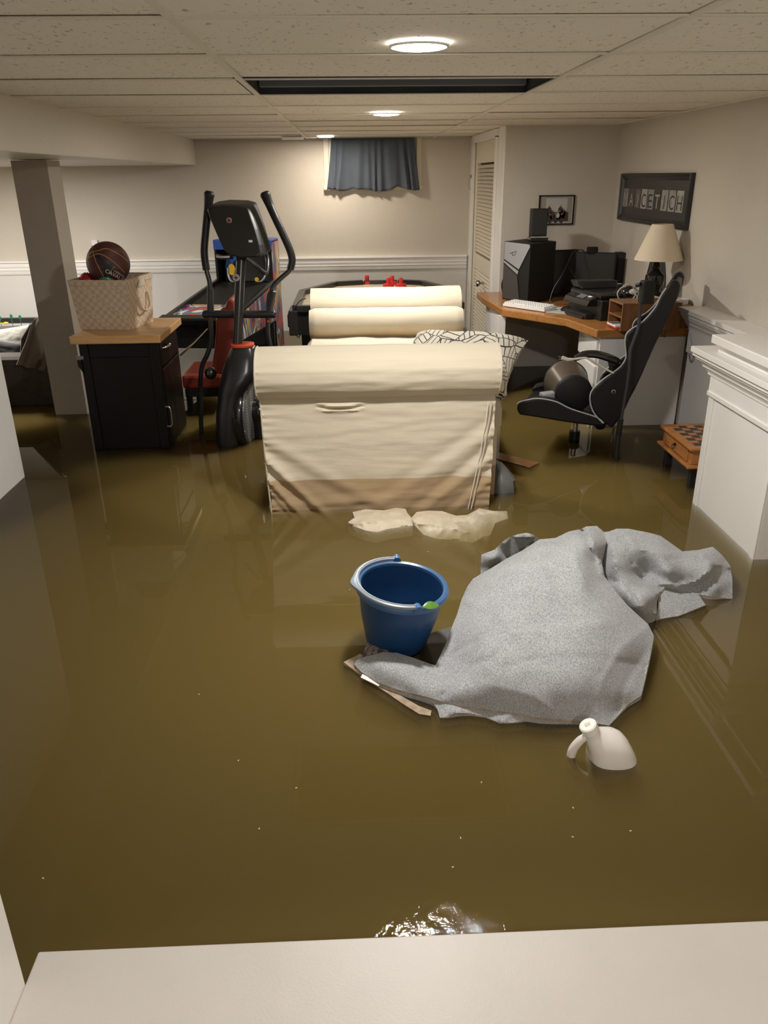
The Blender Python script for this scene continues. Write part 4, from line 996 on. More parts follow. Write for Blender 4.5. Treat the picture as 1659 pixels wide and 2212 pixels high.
mb = MB().tube([ay(1066, 651, 6.2), ay(1075, 647, 6.25), ay(1085, 650, 6.1), ay(1078, 656, 6.05), ay(1068, 654, 6.1)], .003, 6, smooth=5); mb.tube([ay(1092, 640, 6.35), ay(1087, 628, 6.35), ay(1086, 612, 6.35), ay(1092, 600, 6.35), ay(1100, 596, 6.35)], .012, 10, smooth=5)
tag(mb.build('headset_band', M['black'], None, True), 'black headset band and cord behind the left side of the computer tower', 'headset')
# keyboard
k0, k1, k2 = az(1086, 661, DZ + .004), az(1176, 674, DZ + .004), az(1115, 650, DZ + .004)
kx = (k1 - k0); KL = kx.length; kx.normalize(); ky = Vector((-kx.y, kx.x, 0)); KD = .13
kb = thing('keyboard', (k0 + k1) / 2, 'white full-size computer keyboard on the front edge of the desk', 'keyboard')
MB().hexa([k0 + ky * q_ + kx * r_ for r_, q_ in ((0, 0), (KL, 0), (KL, KD), (0, KD))], [k0 + ky * q_ + kx * r_ + Vector((0, 0, .018 + q_ * .08)) for r_, q_ in ((0, 0), (KL, 0), (KL, KD), (0, KD))]).build('keyboard_base', M['paper'], kb, bevel=.002)
for r_ in range(5):
    mb = MB(); nk = 18; row = (KD - .014) / 5; cw = (KL - .016) / nk
    for i in range(nk):
        if r_ == 0 and 4 <= i <= 9 and i != 4: continue
        wk = cw * (6 if (r_ == 0 and i == 4) else 1)
        o0 = k0 + kx * (.008 + i * cw) + ky * (.007 + r_ * row) + Vector((0, 0, .020 + (.007 + r_ * row) * .08))
        b4 = [o0, o0 + kx * (wk - .002), o0 + kx * (wk - .002) + ky * (row - .003), o0 + ky * (row - .003)]
        cc_ = sum(b4, Vector()) / 4; mb.hexa(b4, [p_.lerp(cc_, .16) + Vector((0, 0, .010)) for p_ in b4])
    mb.build('key_row', M['key'], kb)
# mouse pad, mouse
mp_ = [az(px, py, DZ + .001) for px, py in ((1178, 675), (1222, 679), (1243, 680), (1256, 674), (1261, 668), (1245, 666), (1205, 664))]
tag(MB().prism(mp_, (0, 0, .004)).build('mouse_pad', M['pad'], None, bevel=.001), 'light grey mouse pad on the desk right of the white keyboard', 'mouse pad')
ms = az(1230, 671, DZ + .005)
tag(MB().sections([(DZ + .005, ms.x, ms.y, .062, .040), (DZ + .018, ms.x, ms.y, .062, .042), (DZ + .032, ms.x + .004, ms.y, .046, .032), (DZ + .040, ms.x + .006, ms.y, .022, .016)], 28, 2).build('computer_mouse', M['black'], None, True), 'black rounded computer mouse on the light grey pad', 'mouse')
# printer
q0, q1 = az(1289, 697, DZ), az(1345, 696, DZ)
pr0 = az(1296, 694, DZ); prn = thing('printer', (pr0.x + .15, pr0.y + .25, DZ), 'black inkjet printer with tilted control panel between monitors and wooden cubby', 'printer')
pa = math.radians(14); px_ = Vector((math.cos(pa), math.sin(pa), 0)); py_ = Vector((-math.sin(pa), math.cos(pa), 0))
def Q(a_, b_, z): return Vector((pr0.x, pr0.y, DZ)) + px_ * a_ + py_ * b_ + Vector((0, 0, z))
def qb(mb, x0, x1, y0, y1, z0, z1, dz=0): return mb.hexa([Q(x0, y0, z0), Q(x1, y0, z0), Q(x1, y1, z0), Q(x0, y1, z0)], [Q(x0, y0, z1 - dz), Q(x1, y0, z1 - dz), Q(x1, y1, z1), Q(x0, y1, z1)])
mb = MB(); qb(mb, .0, .16, .0, .40, .0, .13); mb.build('body', M['satin'], prn, bevel=.008)
mb = MB(); qb(mb, -.06, .02, .08, .36, .0, .035); qb(mb, -.075, .0, .10, .34, .0, .018); mb.build('paper_tray', M['satin'], prn, bevel=.004)
mb = MB(); mb.hexa([Q(-.075, .06, .085), Q(.0, .06, .085), Q(.0, .38, .085), Q(-.075, .38, .085)], [Q(-.055, .06, .125), Q(.02, .06, .155), Q(.02, .38, .155), Q(-.055, .38, .125)]); cp = mb.build('control_panel', M['gloss'], prn, bevel=.006)
mb = MB(); mb.hexa([Q(-.052, .15, .1275), Q(-.01, .15, .144), Q(-.01, .24, .144), Q(-.052, .24, .1275)], [Q(-.053, .15, .1295), Q(-.011, .15, .146), Q(-.011, .24, .146), Q(-.053, .24, .1295)]); mb.build('display', M['grey'], cp)
mb = MB(); mb.hexa([Q(-.03, .09, .138), Q(-.015, .09, .143), Q(-.015, .13, .143), Q(-.03, .13, .138)], [Q(-.031, .09, .141), Q(-.016, .09, .146), Q(-.016, .13, .146), Q(-.031, .13, .141)]); mb.build('button', M['paper'], cp)
mb = MB(); qb(mb, .0, .30, .02, .42, .13, .165); mb.build('scanner_lid', M['gloss'], prn, bevel=.012)
mb = MB(); mb.hexa([Q(.02, .30, .165), Q(.30, .30, .165), Q(.30, .42, .165), Q(.02, .42, .165)], [Q(.0, .34, .215), Q(.32, .34, .205), Q(.32, .44, .205), Q(.0, .44, .215)]); mb.build('document_feeder', M['satin'], prn, bevel=.012)
# wooden cubby with slots
e0, e1, e2 = az(1311, 703, DZ), az(1340, 716, DZ), az(1440, 716, DZ)
ca = e1 - e0; cd_ = ca.length; ca.normalize(); cbv = Vector((-ca.y, ca.x, 0)); CH = .165
if cbv.x < 0: cbv = -cbv
cbv = Vector((1, .0, 0)); LB = RIGHT - .20 - e1.x
cbo = thing('wooden_cubby', (e1.x + .15, e1.y + .1, DZ), 'oak two-slot desk organiser under the table lamp', 'organiser')
def K(a_, b_, z): return e0 + ca * a_ + cbv * b_ + Vector((0, 0, z))
def kbx(mb, a0, a1, b0_, b1_, z0, z1): return mb.hexa([K(a0, b0_, z0), K(a1, b0_, z0), K(a1, b1_, z0), K(a0, b1_, z0)], [K(a0, b0_, z1), K(a1, b0_, z1), K(a1, b1_, z1), K(a0, b1_, z1)])
mb = MB(); LBB = .36
kbx(mb, 0, cd_, 0, LBB, CH - .012, CH); kbx(mb, 0, .012, 0, LBB, 0, CH - .012); kbx(mb, cd_ - .012, cd_, 0, LBB, 0, CH - .012); kbx(mb, .012, cd_ - .012, .2, .212, 0, CH - .012); kbx(mb, .012, cd_ - .012, 0, LBB, 0, .008)
mb.build('case', M['oakdark'], cbo, bevel=.002)
mb = MB(); kbx(mb, .012, cd_ - .012, .0, .2, CH * .46, CH * .46 + .010); mb.build('shelf', M['oakdark'], cbo)
mb = MB(); kbx(mb, .03, cd_ - .03, -.015, .15, .009, .017); tag(mb.build('paperback_book', M['redp'], None, bevel=.002), 'thin red book in the bottom slot of the wooden cubby', 'book')
mb = MB(); kbx(mb, .04, cd_ - .04, -.018, .14, .018, .030); o = mb.build('game_case', M['paper'], None, bevel=.002); tag(o, 'white case with black lettering in the bottom slot of the wooden cubby', 'case')
mb = MB(); kbx(mb, .06, .09, -.019, .10, .0305, .0312); kbx(mb, .11, .13, -.019, .12, .0305, .0312); mb.build('case_print', M['blackm'], o)
# second wooden organiser at the wall
f0 = az(1457, 722, DZ); mb = MB().box(1.985, RIGHT - .012, 4.83, 5.05, DZ, DZ + .135).box(1.90, 1.985, 4.83, 5.05, DZ + .120, DZ + .135).box(1.90, 1.985, 4.83, 5.05, DZ, DZ + .01)
wb = thing('wooden_box', (2.0, 4.94, DZ), 'small oak box organiser at the right end of the desk by the wall', 'organiser')
mb.build('case', M['oakdark'], wb, bevel=.003)
MB().box(1.90, 1.985, 5.03, 5.05, DZ + .01, DZ + .12).build('back_panel', M['blackm'], wb)
tp = (2.015, 4.91, DZ + .136)
tag(MB().lathe([(.05, 0), (.05, .03), (.036, .03), (.036, 0)], tp, seg=32).build('tape_roll', M['paper'], None, True), 'roll of white tape lying on the small oak box', 'tape roll')
mb = MB().tube([ay(1445, 690, 4.82), ay(1441, 712, 4.80), ay(1436, 728, 4.79), ay(1432, 720, 4.79), ay(1438, 700, 4.80), ay(1444, 684, 4.82)], .004, 6, smooth=5)
tag(mb.build('leather_strap', M['oakdark'], None, True), 'thin brown strap loop hanging over the desk edge below the wooden box', 'strap')
# table lamp
lz = DZ + CH; lb_ = ay(1408, 655, 5.12); lx, ly = lb_.x, 5.12
lm = thing('table_lamp', (lx, ly, lz), 'table lamp with cream cone shade and glossy black turned base on the desk', 'lamp')
LH = ay(1415, 560, ly).z; shx = ay(1422, 560, ly).x
MB().lathe([(0, 0), (.058, 0), (.060, .012), (.045, .022), (.040, .03), (.054, .06), (.060, .09), (.058, .12), (.030, .145), (.020, .16), (.026, .172), (.020, .19), (.013, .22), (.012, .30)], (lx, ly, lz), seg=32).build('lamp_base', M['gloss'], lm, True)
zt_ = ay(1435, 484, ly).z; zb_ = ay(1422, 561, ly).z
rb_ = (ay(1473, 561, ly).x - ay(1372, 561, ly).x) / 2; rt_ = (ay(1454, 484, ly).x - ay(1410, 484, ly).x) / 2
sx_ = (ay(1473, 561, ly).x + ay(1372, 561, ly).x) / 2; stx = (ay(1454, 484, ly).x + ay(1410, 484, ly).x) / 2
seg = 48; R = []
for r, z, x in ((rb_, zb_, sx_), (rt_, zt_, stx), (rt_ - .004, zt_, stx), (rb_ - .004, zb_, sx_)): R.append([Vector((x + r * math.cos(2 * PI * k_ / seg), ly + r * math.sin(2 * PI * k_ / seg), z)) for k_ in range(seg)])
MB().loft(R, cap=False).build('lamp_shade', M['shade'], lm, True)
MB().tube([(lx, ly, lz + .29), (stx, ly, zt_ - .01)], .005, 8).build('harp', M['steel'], lm)
# leaning dark frame and grey board behind the lamp
def plate(name, quad, th, m, label, cat, back=None):
    quad = [Vector(q_) for q_ in quad]; n_ = (quad[1] - quad[0]).cross(quad[3] - quad[0]).normalized()
    if n_.y < 0: n_ = -n_
    t = thing(name, sum(quad, Vector()) / 4, label, cat)
    MB().prism(quad, n_ * th).build('frame', back or M['blackm'], t, bevel=.002)
    c = sum(quad, Vector()) / 4; MB().prism([q_.lerp(c, .09) - n_ * .001 for q_ in quad], n_ * .002).build('glass', m, t)
    return t
plate('leaning_frame', [ay(1386, 630, 5.34), ay(1426, 640, 5.30), ay(1450, 552, 5.40), ay(1408, 552, 5.44)], .015, mat('smoky_glass', (.075, .075, .08), .15), 'dark glass picture frame tilted behind the table lamp', 'picture frame')
q_ = [ax(1420, 645, 2.02), ax(1448, 640, 2.05), ax(1457, 553, 2.065), ax(1440, 553, 2.06)]
tag(MB().prism([ay(1419, 645, 5.5), ay(1450, 645, 5.45), ay(1457, 553, 5.50), ay(1444, 553, 5.55)], (.0, .012, 0)).build('grey_board', mat('mauve_grey_board', (.20, .18, .185), .6), None, bevel=.002), 'grey board propped behind the dark tilted frame', 'board')
# white and black headset on cubby
hc = ay(1358, 634, 5.2); hs = thing('vr_headset', hc, 'shiny black and white headset with curved white straps on the wooden cubby', 'headset')
MB().sphere(hc, .052, 24, 16, (1.1, .9, .95)).build('visor', M['gloss'], hs, True)
m = MB(); m.sphere(hc + Vector((.01, -.012, .012)), .043, 20, 12, (1.0, .9, .6)); m.build('face_plate', M['paper'], hs, True)
MB().tube([ay(px, py, 5.16) for px, py in ((1352, 619, ), (1342, 622), (1334, 633), (1337, 645), (1346, 650), (1358, 650))], .004, 8, smooth=5).tube([ay(px, py, 5.15) for px, py in ((1345, 618), (1358, 614), (1369, 622), (1372, 636), (1366, 646), (1354, 651))], .004, 8, smooth=5).build('strap', M['cord'], hs, True)
MB().box(hc.x + .04, hc.x + .10, 5.18, 5.24, hc.z - .005, hc.z + .028).build('arm_pad', M['cord'], hs, bevel=.01)
MB().tube([ay(px, py, 5.14) for px, py in ((1376, 640), (1372, 632), (1380, 632), (1376, 645), (1384, 650))], .003, 6, smooth=4).build('cable', M['paper'], hs, True)

# wall pictures
PH0, PH1 = ay(1166, 422, 6.58), ay(1238, 485, 6.58)
pf = thing('framed_photograph', ((PH0.x + PH1.x) / 2, 6.585, PH1.z), 'small black-framed family group photograph on the wall above the monitors', 'picture')
x0_, x1_, z0_, z1_ = PH0.x, PH1.x, PH1.z, PH0.z
MB().box(x0_, x1_, 6.58, 6.6, z0_, z0_ + .009).box(x0_, x1_, 6.58, 6.6, z1_ - .009, z1_).box(x0_, x0_ + .009, 6.58, 6.6, z0_, z1_).box(x1_ - .009, x1_, 6.58, 6.6, z0_, z1_).build('frame', M['blackm'], pf)
MB().box(x0_ + .008, x1_ - .008, 6.592, 6.6, z0_ + .008, z1_ - .008).build('mat_board', M['pad'], pf)
wd_, ht_ = x1_ - x0_, z1_ - z0_
def PF(u, v): return (x0_ + wd_ * u, 6.59, z0_ + ht_ * v)
ph = MB().box(x0_ + wd_ * .07, x1_ - wd_ * .07, 6.590, 6.592, z0_ + ht_ * .08, z1_ - ht_ * .07).build('photo_print', mat('photo_room', (.34, .31, .25), .4), pf)
def blob(mb, u, v, ru, rv, y=6.589): mb.prism([(x0_ + wd_ * (u + ru * math.cos(k_ * PI / 8)), y, z0_ + ht_ * (v + rv * math.sin(k_ * PI / 8))) for k_ in range(16)], (0, .001, 0))
mb = MB(); mb.box(x0_ + wd_ * .2, x1_ - wd_ * .2, 6.5893, 6.590, z0_ + ht_ * .45, z1_ - ht_ * .1); mb.build('photo_window', mat('photo_sheer', (.5, .5, .48), .4), ph)
mb = MB(); rr_ = random.Random(4); heads = [(.30, .62), (.62, .63), (.22, .50), (.40, .48), (.50, .36), (.58, .45), (.70, .52), (.77, .47), (.33, .35), (.66, .36)]
for u, v in heads: blob(mb, u, v - .16, .07, .15, 6.5885)
mb.box(x0_ + wd_ * .15, x1_ - wd_ * .15, 6.5888, 6.589, z0_ + ht_ * .12, z0_ + ht_ * .42); mb.build('photo_figures', mat('photo_clothes', (.06, .045, .04), .4), ph)
mb = MB()
for u, v in heads: blob(mb, u, v, .022, .035, 6.588)
mb.build('photo_faces', mat('photo_skin', (.30, .18, .12), .4), ph)
mb = MB(); blob(mb, .55, .32, .05, .09, 6.588); mb.build('photo_shirt', M['pad'], ph)
# large letter-art picture on the right wall
bx_ = RIGHT
c00, c01, c11, c10 = ax(1349, 376, bx_), ax(1503, 371, bx_), ax(1489, 495, bx_), ax(1342, 476, bx_)
ya_, yb_ = (c00.y + c10.y) / 2, (c01.y + c11.y) / 2; zt_, zb_ = (c00.z + c01.z) / 2, (c10.z + c11.z) / 2
bp2 = thing('letter_art_picture', (bx_ - .02, (ya_ + yb_) / 2, zb_), 'wide black-framed picture of nine photographed letters on the right wall above the lamp', 'picture')
fw_ = .045
for y0_, y1_, z0_, z1_ in ((yb_, ya_, zt_ - fw_, zt_), (yb_, ya_, zb_, zb_ + fw_), (ya_ - fw_, ya_, zb_, zt_), (yb_, yb_ + fw_, zb_, zt_)):
    pass
fr4 = [(yb_, zb_), (ya_, zb_), (ya_, zt_), (yb_, zt_)]
def ringy(x, d): return [Vector((x, yb_ + d, zb_ + d)), Vector((x, ya_ - d, zb_ + d)), Vector((x, ya_ - d, zt_ - d)), Vector((x, yb_ + d, zt_ - d))]
MB().loft([ringy(bx_, 0), ringy(bx_ - .028, 0), ringy(bx_ - .034, .008), ringy(bx_ - .022, fw_ * .5), ringy(bx_ - .024, fw_ * .6), ringy(bx_ - .012, fw_), ringy(bx_ - .002, fw_)], cap=False).build('frame', M['satin'], bp2)
MB().box(bx_ - .012, bx_ - .004, yb_ + fw_, ya_ - fw_, zb_ + fw_, zt_ - fw_).build('mat_board', mat('charcoal_mat', (.032, .03, .028), .35), bp2)
letters = 'MAJCETICH'; iy0, iy1 = ya_ - fw_ - .01, yb_ + fw_ + .045
tz0, tz1 = zb_ + fw_ + .050, zt_ - fw_ - .058; st = (iy1 - iy0) / 9
dk_, lt_ = mat('print_dark', (.035, .03, .028), .4), mat('print_light', (.42, .41, .36), .4)
bgs = [(.20, .19, .17), (.08, .065, .06), (.13, .11, .095), (.38, .38, .33), (.26, .26, .24), (.04, .035, .033), (.30, .29, .26), (.28, .28, .27), (.34, .34, .29)]
fgl = [1, 1, 1, 0, 0, 1, 0, 0, 0]
for i, ch in enumerate(letters):
    ya2 = iy0 + st * i; yb2 = ya2 + st * .86
    t_ = MB().box(bx_ - .014, bx_ - .012, min(ya2, yb2), max(ya2, yb2), tz0, tz1).build('letter_print', mat('print_tone', bgs[i], .4, var=.25, vscale=30), bp2)
    vs, fs = text_verts(ch, 1.0, 0)
    mx_, mn_ = max(v.x for v in vs), min(v.x for v in vs)
    if mx_ - mn_ < .3: c__ = (mx_ + mn_) / 2; mx_, mn_ = c__ + .3, c__ - .3
    my_, ny_ = max(v.y for v in vs), min(v.y for v in vs)
    out = [(bx_ - .0146, ya2 + (yb2 - ya2) * (.12 + .76 * (v.x - mn_) / (mx_ - mn_)), tz0 + (tz1 - tz0) * (.08 + .68 * (v.y - ny_) / (my_ - ny_))) for v in vs]
    MB().add(out, fs).build('letter', lt_ if fgl[i] else dk_, t_)

# ================================================================== GAMING CHAIR
YG = 4.34; GW = .40; GD = Vector((.41, .912, 0))
gc = thing('gaming_chair', (1.42, YG + .25, FLOOR), 'black leather gaming chair with grey piping in front of the desk', 'chair')
def Gp(px, py, y=YG): return ay(px, py, y)
frontc = [(1440, 622), (1428, 640), (1417, 663), (1400, 684), (1384, 699), (1366, 710), (1354, 722), (1351, 740), (1353, 771), (1343, 790), (1326, 804), (1303, 820), (1284, 838), (1276, 853), (1277, 875), (1286, 895), (1303, 914)]
backc = [(1322, 926), (1338, 905), (1351, 882), (1360, 862), (1372, 840), (1388, 806), (1404, 768), (1422, 730), (1438, 698), (1452, 668), (1465, 640), (1470, 618), (1466, 607), (1455, 605), (1447, 612)]
MB().prism([Gp(*q_) for q_ in frontc + backc], GD * .07).build('backrest_wing', M['leather'], gc, bevel=.012)
MB().prism([Gp(px, py) + GD * GW for px, py in frontc + backc], GD * .07).build('backrest_wing', M['leather'], gc, bevel=.012)
mid = [(1446, 630), (1432, 655), (1418, 680), (1400, 705), (1382, 730), (1374, 760), (1362, 790), (1345, 818), (1322, 845), (1310, 870), (1306, 900), (1312, 912)] + [(1322, 924), (1340, 898), (1354, 874), (1372, 838), (1388, 804), (1404, 766), (1422, 728), (1438, 696), (1452, 666), (1464, 638), (1466, 618), (1456, 612)]
MB().prism([Gp(px, py) + GD * .065 for px, py in mid], GD * (GW - .06)).build('backrest_panel', M['leather'], gc, bevel=.006)
MB().tube([Gp(px - 1, py, YG - .004) for px, py in frontc], .0042, 6, smooth=4).build('piping', M['piping'], gc, True)
MB().tube([Gp(px - 1, py) + GD * GW for px, py in frontc[2:]], .0042, 6, smooth=4).build('piping', M['piping'], gc, True)
gr_ = Gp(1325, 846); MB().lathe([(.013, 0), (.013, .004), (.008, .005), (.007, .001)], gr_, (0, -1, 0), 20).build('grommet', M['steel'], gc, True)
seat = [(1117, 873), (1124, 868), (1140, 864), (1158, 861), (1180, 863), (1204, 869), (1230, 882), (1260, 892), (1290, 902), (1304, 914), (1306, 922), (1282, 921), (1250, 917), (1215, 912), (1180, 906), (1143, 900), (1121, 897), (1116, 886)]
MB().prism([Gp(*q_) for q_ in seat], GD * .08).build('seat_bolster', M['leather'], gc, bevel=.014)
MB().prism([Gp(px, py) + GD * GW for px, py in seat], GD * .08).build('seat_bolster', M['leather'], gc, bevel=.014)
sm = [(1118, 880), (1150, 878), (1200, 885), (1250, 897), (1300, 908), (1304, 921), (1250, 916), (1200, 909), (1150, 901), (1120, 897)]
MB().prism([Gp(px, py) + GD * .07 for px, py in sm], GD * (GW - .06)).build('seat', M['leather'], gc, bevel=.012)
MB().tube([Gp(px, py, YG - .003) for px, py in seat[:10]], .0042, 6, smooth=4).build('piping', M['piping'], gc, True)
mb = MB().tube([Gp(px, py, YG + .03) for px, py in ((1243, 774), (1262, 766), (1285, 765), (1312, 772), (1334, 781), (1345, 790))], [.016, .021, .022, .022, .02, .016], 10, smooth=4, flat=1.5)
mb.build('armrest', M['gloss'], gc, True)
mb = MB().tube([Gp(1318, 776, YG + .03), Gp(1325, 820, YG + .04), Gp(1318, 880, YG + .06)], .014, 8); mb.build('armrest_post', M['satin'], gc, True)
pz = ay(1243, 915, YG + .25)
MB().tube([(pz.x, YG + .25, pz.z + .01), (pz.x, YG + .25, FLOOR + .06)], .017, 16).build('gas_lift', M['chrome'], gc, True)
MB().tube([(pz.x, YG + .25, .055), (pz.x, YG + .25, -.02)], .033, 20).build('lift_collar', M['black'], gc, True)
for k_ in range(5):
    a_ = 2 * PI * k_ / 5 + .3; MB().tube([(pz.x, YG + .25, FLOOR + .09), (pz.x + .28 * math.cos(a_), YG + .25 + .28 * math.sin(a_), FLOOR + .06)], [.03, .018], 10).build('base_leg', M['black'], gc, True)
MB().prism([Gp(px, py) + Vector((0, .15, 0)) for px, py in ((1301, 918), (1326, 915), (1330, 930), (1322, 945), (1308, 946), (1301, 938))], (0, .12, 0)).build('recline_bracket', M['blackm'], gc, bevel=.01)
MB().tube([Gp(1326, 925, YG + .1), Gp(1320, 955, YG + .08)], .006, 8).build('recline_lever', M['black'], gc)
# bin lying on the seat
ba = Gp(1240, 853, YG + .06); bb2 = Gp(1216, 815, YG + .40); axb = (bb2 - ba).normalized(); Lb = .25
bn = thing('waste_bin', ba, 'bronze oval waste bin with black base lying on the gaming chair seat', 'bin')
MB().lathe([(0, -.008), (.098, -.008), (.108, 0), (.110, .03)], ba, axb, 36).build('bin_base', M['blackm'], bn, True)
MB().lathe([(.108, .03), (.118, .14), (.130, Lb), (.126, Lb), (.114, .14), (.104, .04)], ba, axb, 48).build('bin_body', M['bin'], bn, True)
MB().lathe([(.130, Lb - .004), (.134, Lb), (.131, Lb + .006), (.126, Lb)], ba, axb, 48).build('bin_rim', M['steel'], bn, True)
pg = Gp(1184, 856, YG + .10)
mb = MB().rbox(pg, .35, .045, .03, pg.z - .03, pg.z + .025); tag(mb.build('power_adapter', M['silver'], None, bevel=.008), 'small silver-grey box beside the bin on the gaming chair seat', 'adapter')
cd2 = [(1211, 773), (1222, 775), (1240, 776), (1262, 773), (1275, 777), (1290, 786), (1308, 797), (1325, 806)]
wc = thing('white_power_cord', Gp(1262, 773, YG - .02), 'white power cord with a plug lying over the gaming chair armrest', 'cord')
MB().tube([Gp(px, py, YG - .03) for px, py in cd2[2:]], .0055, 8, smooth=5).build('cable', M['cord'], wc, True)
MB().tube([Gp(1214, 773, YG - .03), Gp(1226, 777, YG - .03), Gp(1240, 776, YG - .03)], [.012, .011, .006], 10).build('plug', M['cord'], wc, True)
MB().tube([Gp(1207, 770, YG - .03), Gp(1214, 772, YG - .03)], .003, 6).tube([Gp(1207, 776, YG - .03), Gp(1214, 776, YG - .03)], .003, 6).build('prong', M['steel'], wc)
# black telescopic stand
TS = 4.22
st_ = thing('microphone_stand', (ay(1329, 1010, TS).x, TS, FLOOR), 'tall thin black telescopic stand leaning beside the gaming chair back', 'stand')
def Sp(px, py, dy=0): return ay(px, py, TS + dy)
MB().tube([Sp(1388, 615, .10), Sp(1383, 665, .09), Sp(1379, 710, .08), Sp(1362, 754, .06), Sp(1357, 810, .04), Sp(1349, 860, .02), Sp(1341, 910)], .0095, 10).build('upper_tube', M['satin'], st_, True)
MB().tube([Sp(1341, 905), Sp(1336, 940)], .0165, 14).build('clamp', M['black'], st_, True)
lw = Sp(1336, 935); MB().tube([lw, Sp(1330, 1000), Sp(1328, 1030)], .0135, 12).build('lower_tube', M['satin'], st_, True)
MB().rbox(Sp(1398, 625, .10), .1, .035, .03, Sp(1398, 655, .10).z, Sp(1398, 606, .10).z).build('head_box', M['blackm'], st_, bevel=.008)
MB().tube([Sp(1384, 614, .10), Sp(1374, 617, .12)], .010, 8).build('head_knob', M['black'], st_, True)

# ================================================================== CHESS TABLE
n0 = az(1492, 969, .22); x0_, y0_ = n0.x, n0.y; x1_ = 1.972; y1_ = az(1430, 916, .22).y
ch = thing('chess_table', ((x0_ + x1_) / 2, (y0_ + y1_) / 2, FLOOR), 'small wooden chess table with a drawer, behind the near panelled half wall', 'table')
MB().box(x0_, x1_, y0_, y1_, .20, .22).build('tabletop', M['chesswood'], ch, bevel=.007)
MB().box(x0_ + .02, x1_, y0_ + .02, y1_ - .02, .125, .20).build('apron', M['chesswood'], ch, bevel=.003)
MB().box(x0_ - .004, x1_, y0_ - .004, y1_ + .004, .108, .125).build('lower_board', M['chesswood'], ch, bevel=.006)
sq = MB(); s0_ = .04; nsq = 8; cw = (y1_ - y0_ - 2 * s0_) / nsq
for i in range(nsq):
    for j in range(nsq):
        if (i + j) % 2 == 0 and x0_ + s0_ + cw * (i + 1) < x1_: sq.box(x0_ + s0_ + cw * i, x0_ + s0_ + cw * (i + 1), y0_ + s0_ + cw * j, y0_ + s0_ + cw * (j + 1), .2195, .2205)
sq.build('dark_squares', M['chessdark'], ch)
dr_ = MB().box(x0_ + .012, x0_ + .02, y0_ + .06, y1_ - .06, .133, .192).build('drawer', M['chesswood'], ch, bevel=.002)
yk = (y0_ + y1_) / 2; MB().lathe([(0, .012), (.008, .01), (.008, .0)], (x0_ + .012, yk, .172), (-1, 0, 0), 14).tube([(x0_ - .002, yk + .012 * math.sin(t * PI / 6), .160 + .014 * math.cos(t * PI / 6)) for t in range(13)], .002, 6).build('ring_pull', mat('antique_brass', (.05, .035, .02), .3, metal=.8), dr_, True)
for x, y in ((x0_ + .05, y0_ + .045), (x0_ + .05, y1_ - .045), (x1_ - .04, y0_ + .045), (x1_ - .04, y1_ - .045)):
    MB().box(x - .017, x + .017, y - .017, y + .017, FLOOR, .11).build('leg', M['satin'], ch, bevel=.003)
cd3 = [ax(1491, 712, 1.975), ax(1494, 740, 1.972), ax(1497, 772, 1.972), ax(1492, 782, 1.972), ax(1488, 765, 1.975)]
tag(MB().tube(cd3, .0025, 6, smooth=5).build('electric_cord', M['grey'], None, True), 'thin grey cord hanging down the rear panelled half wall by the desk', 'cord')

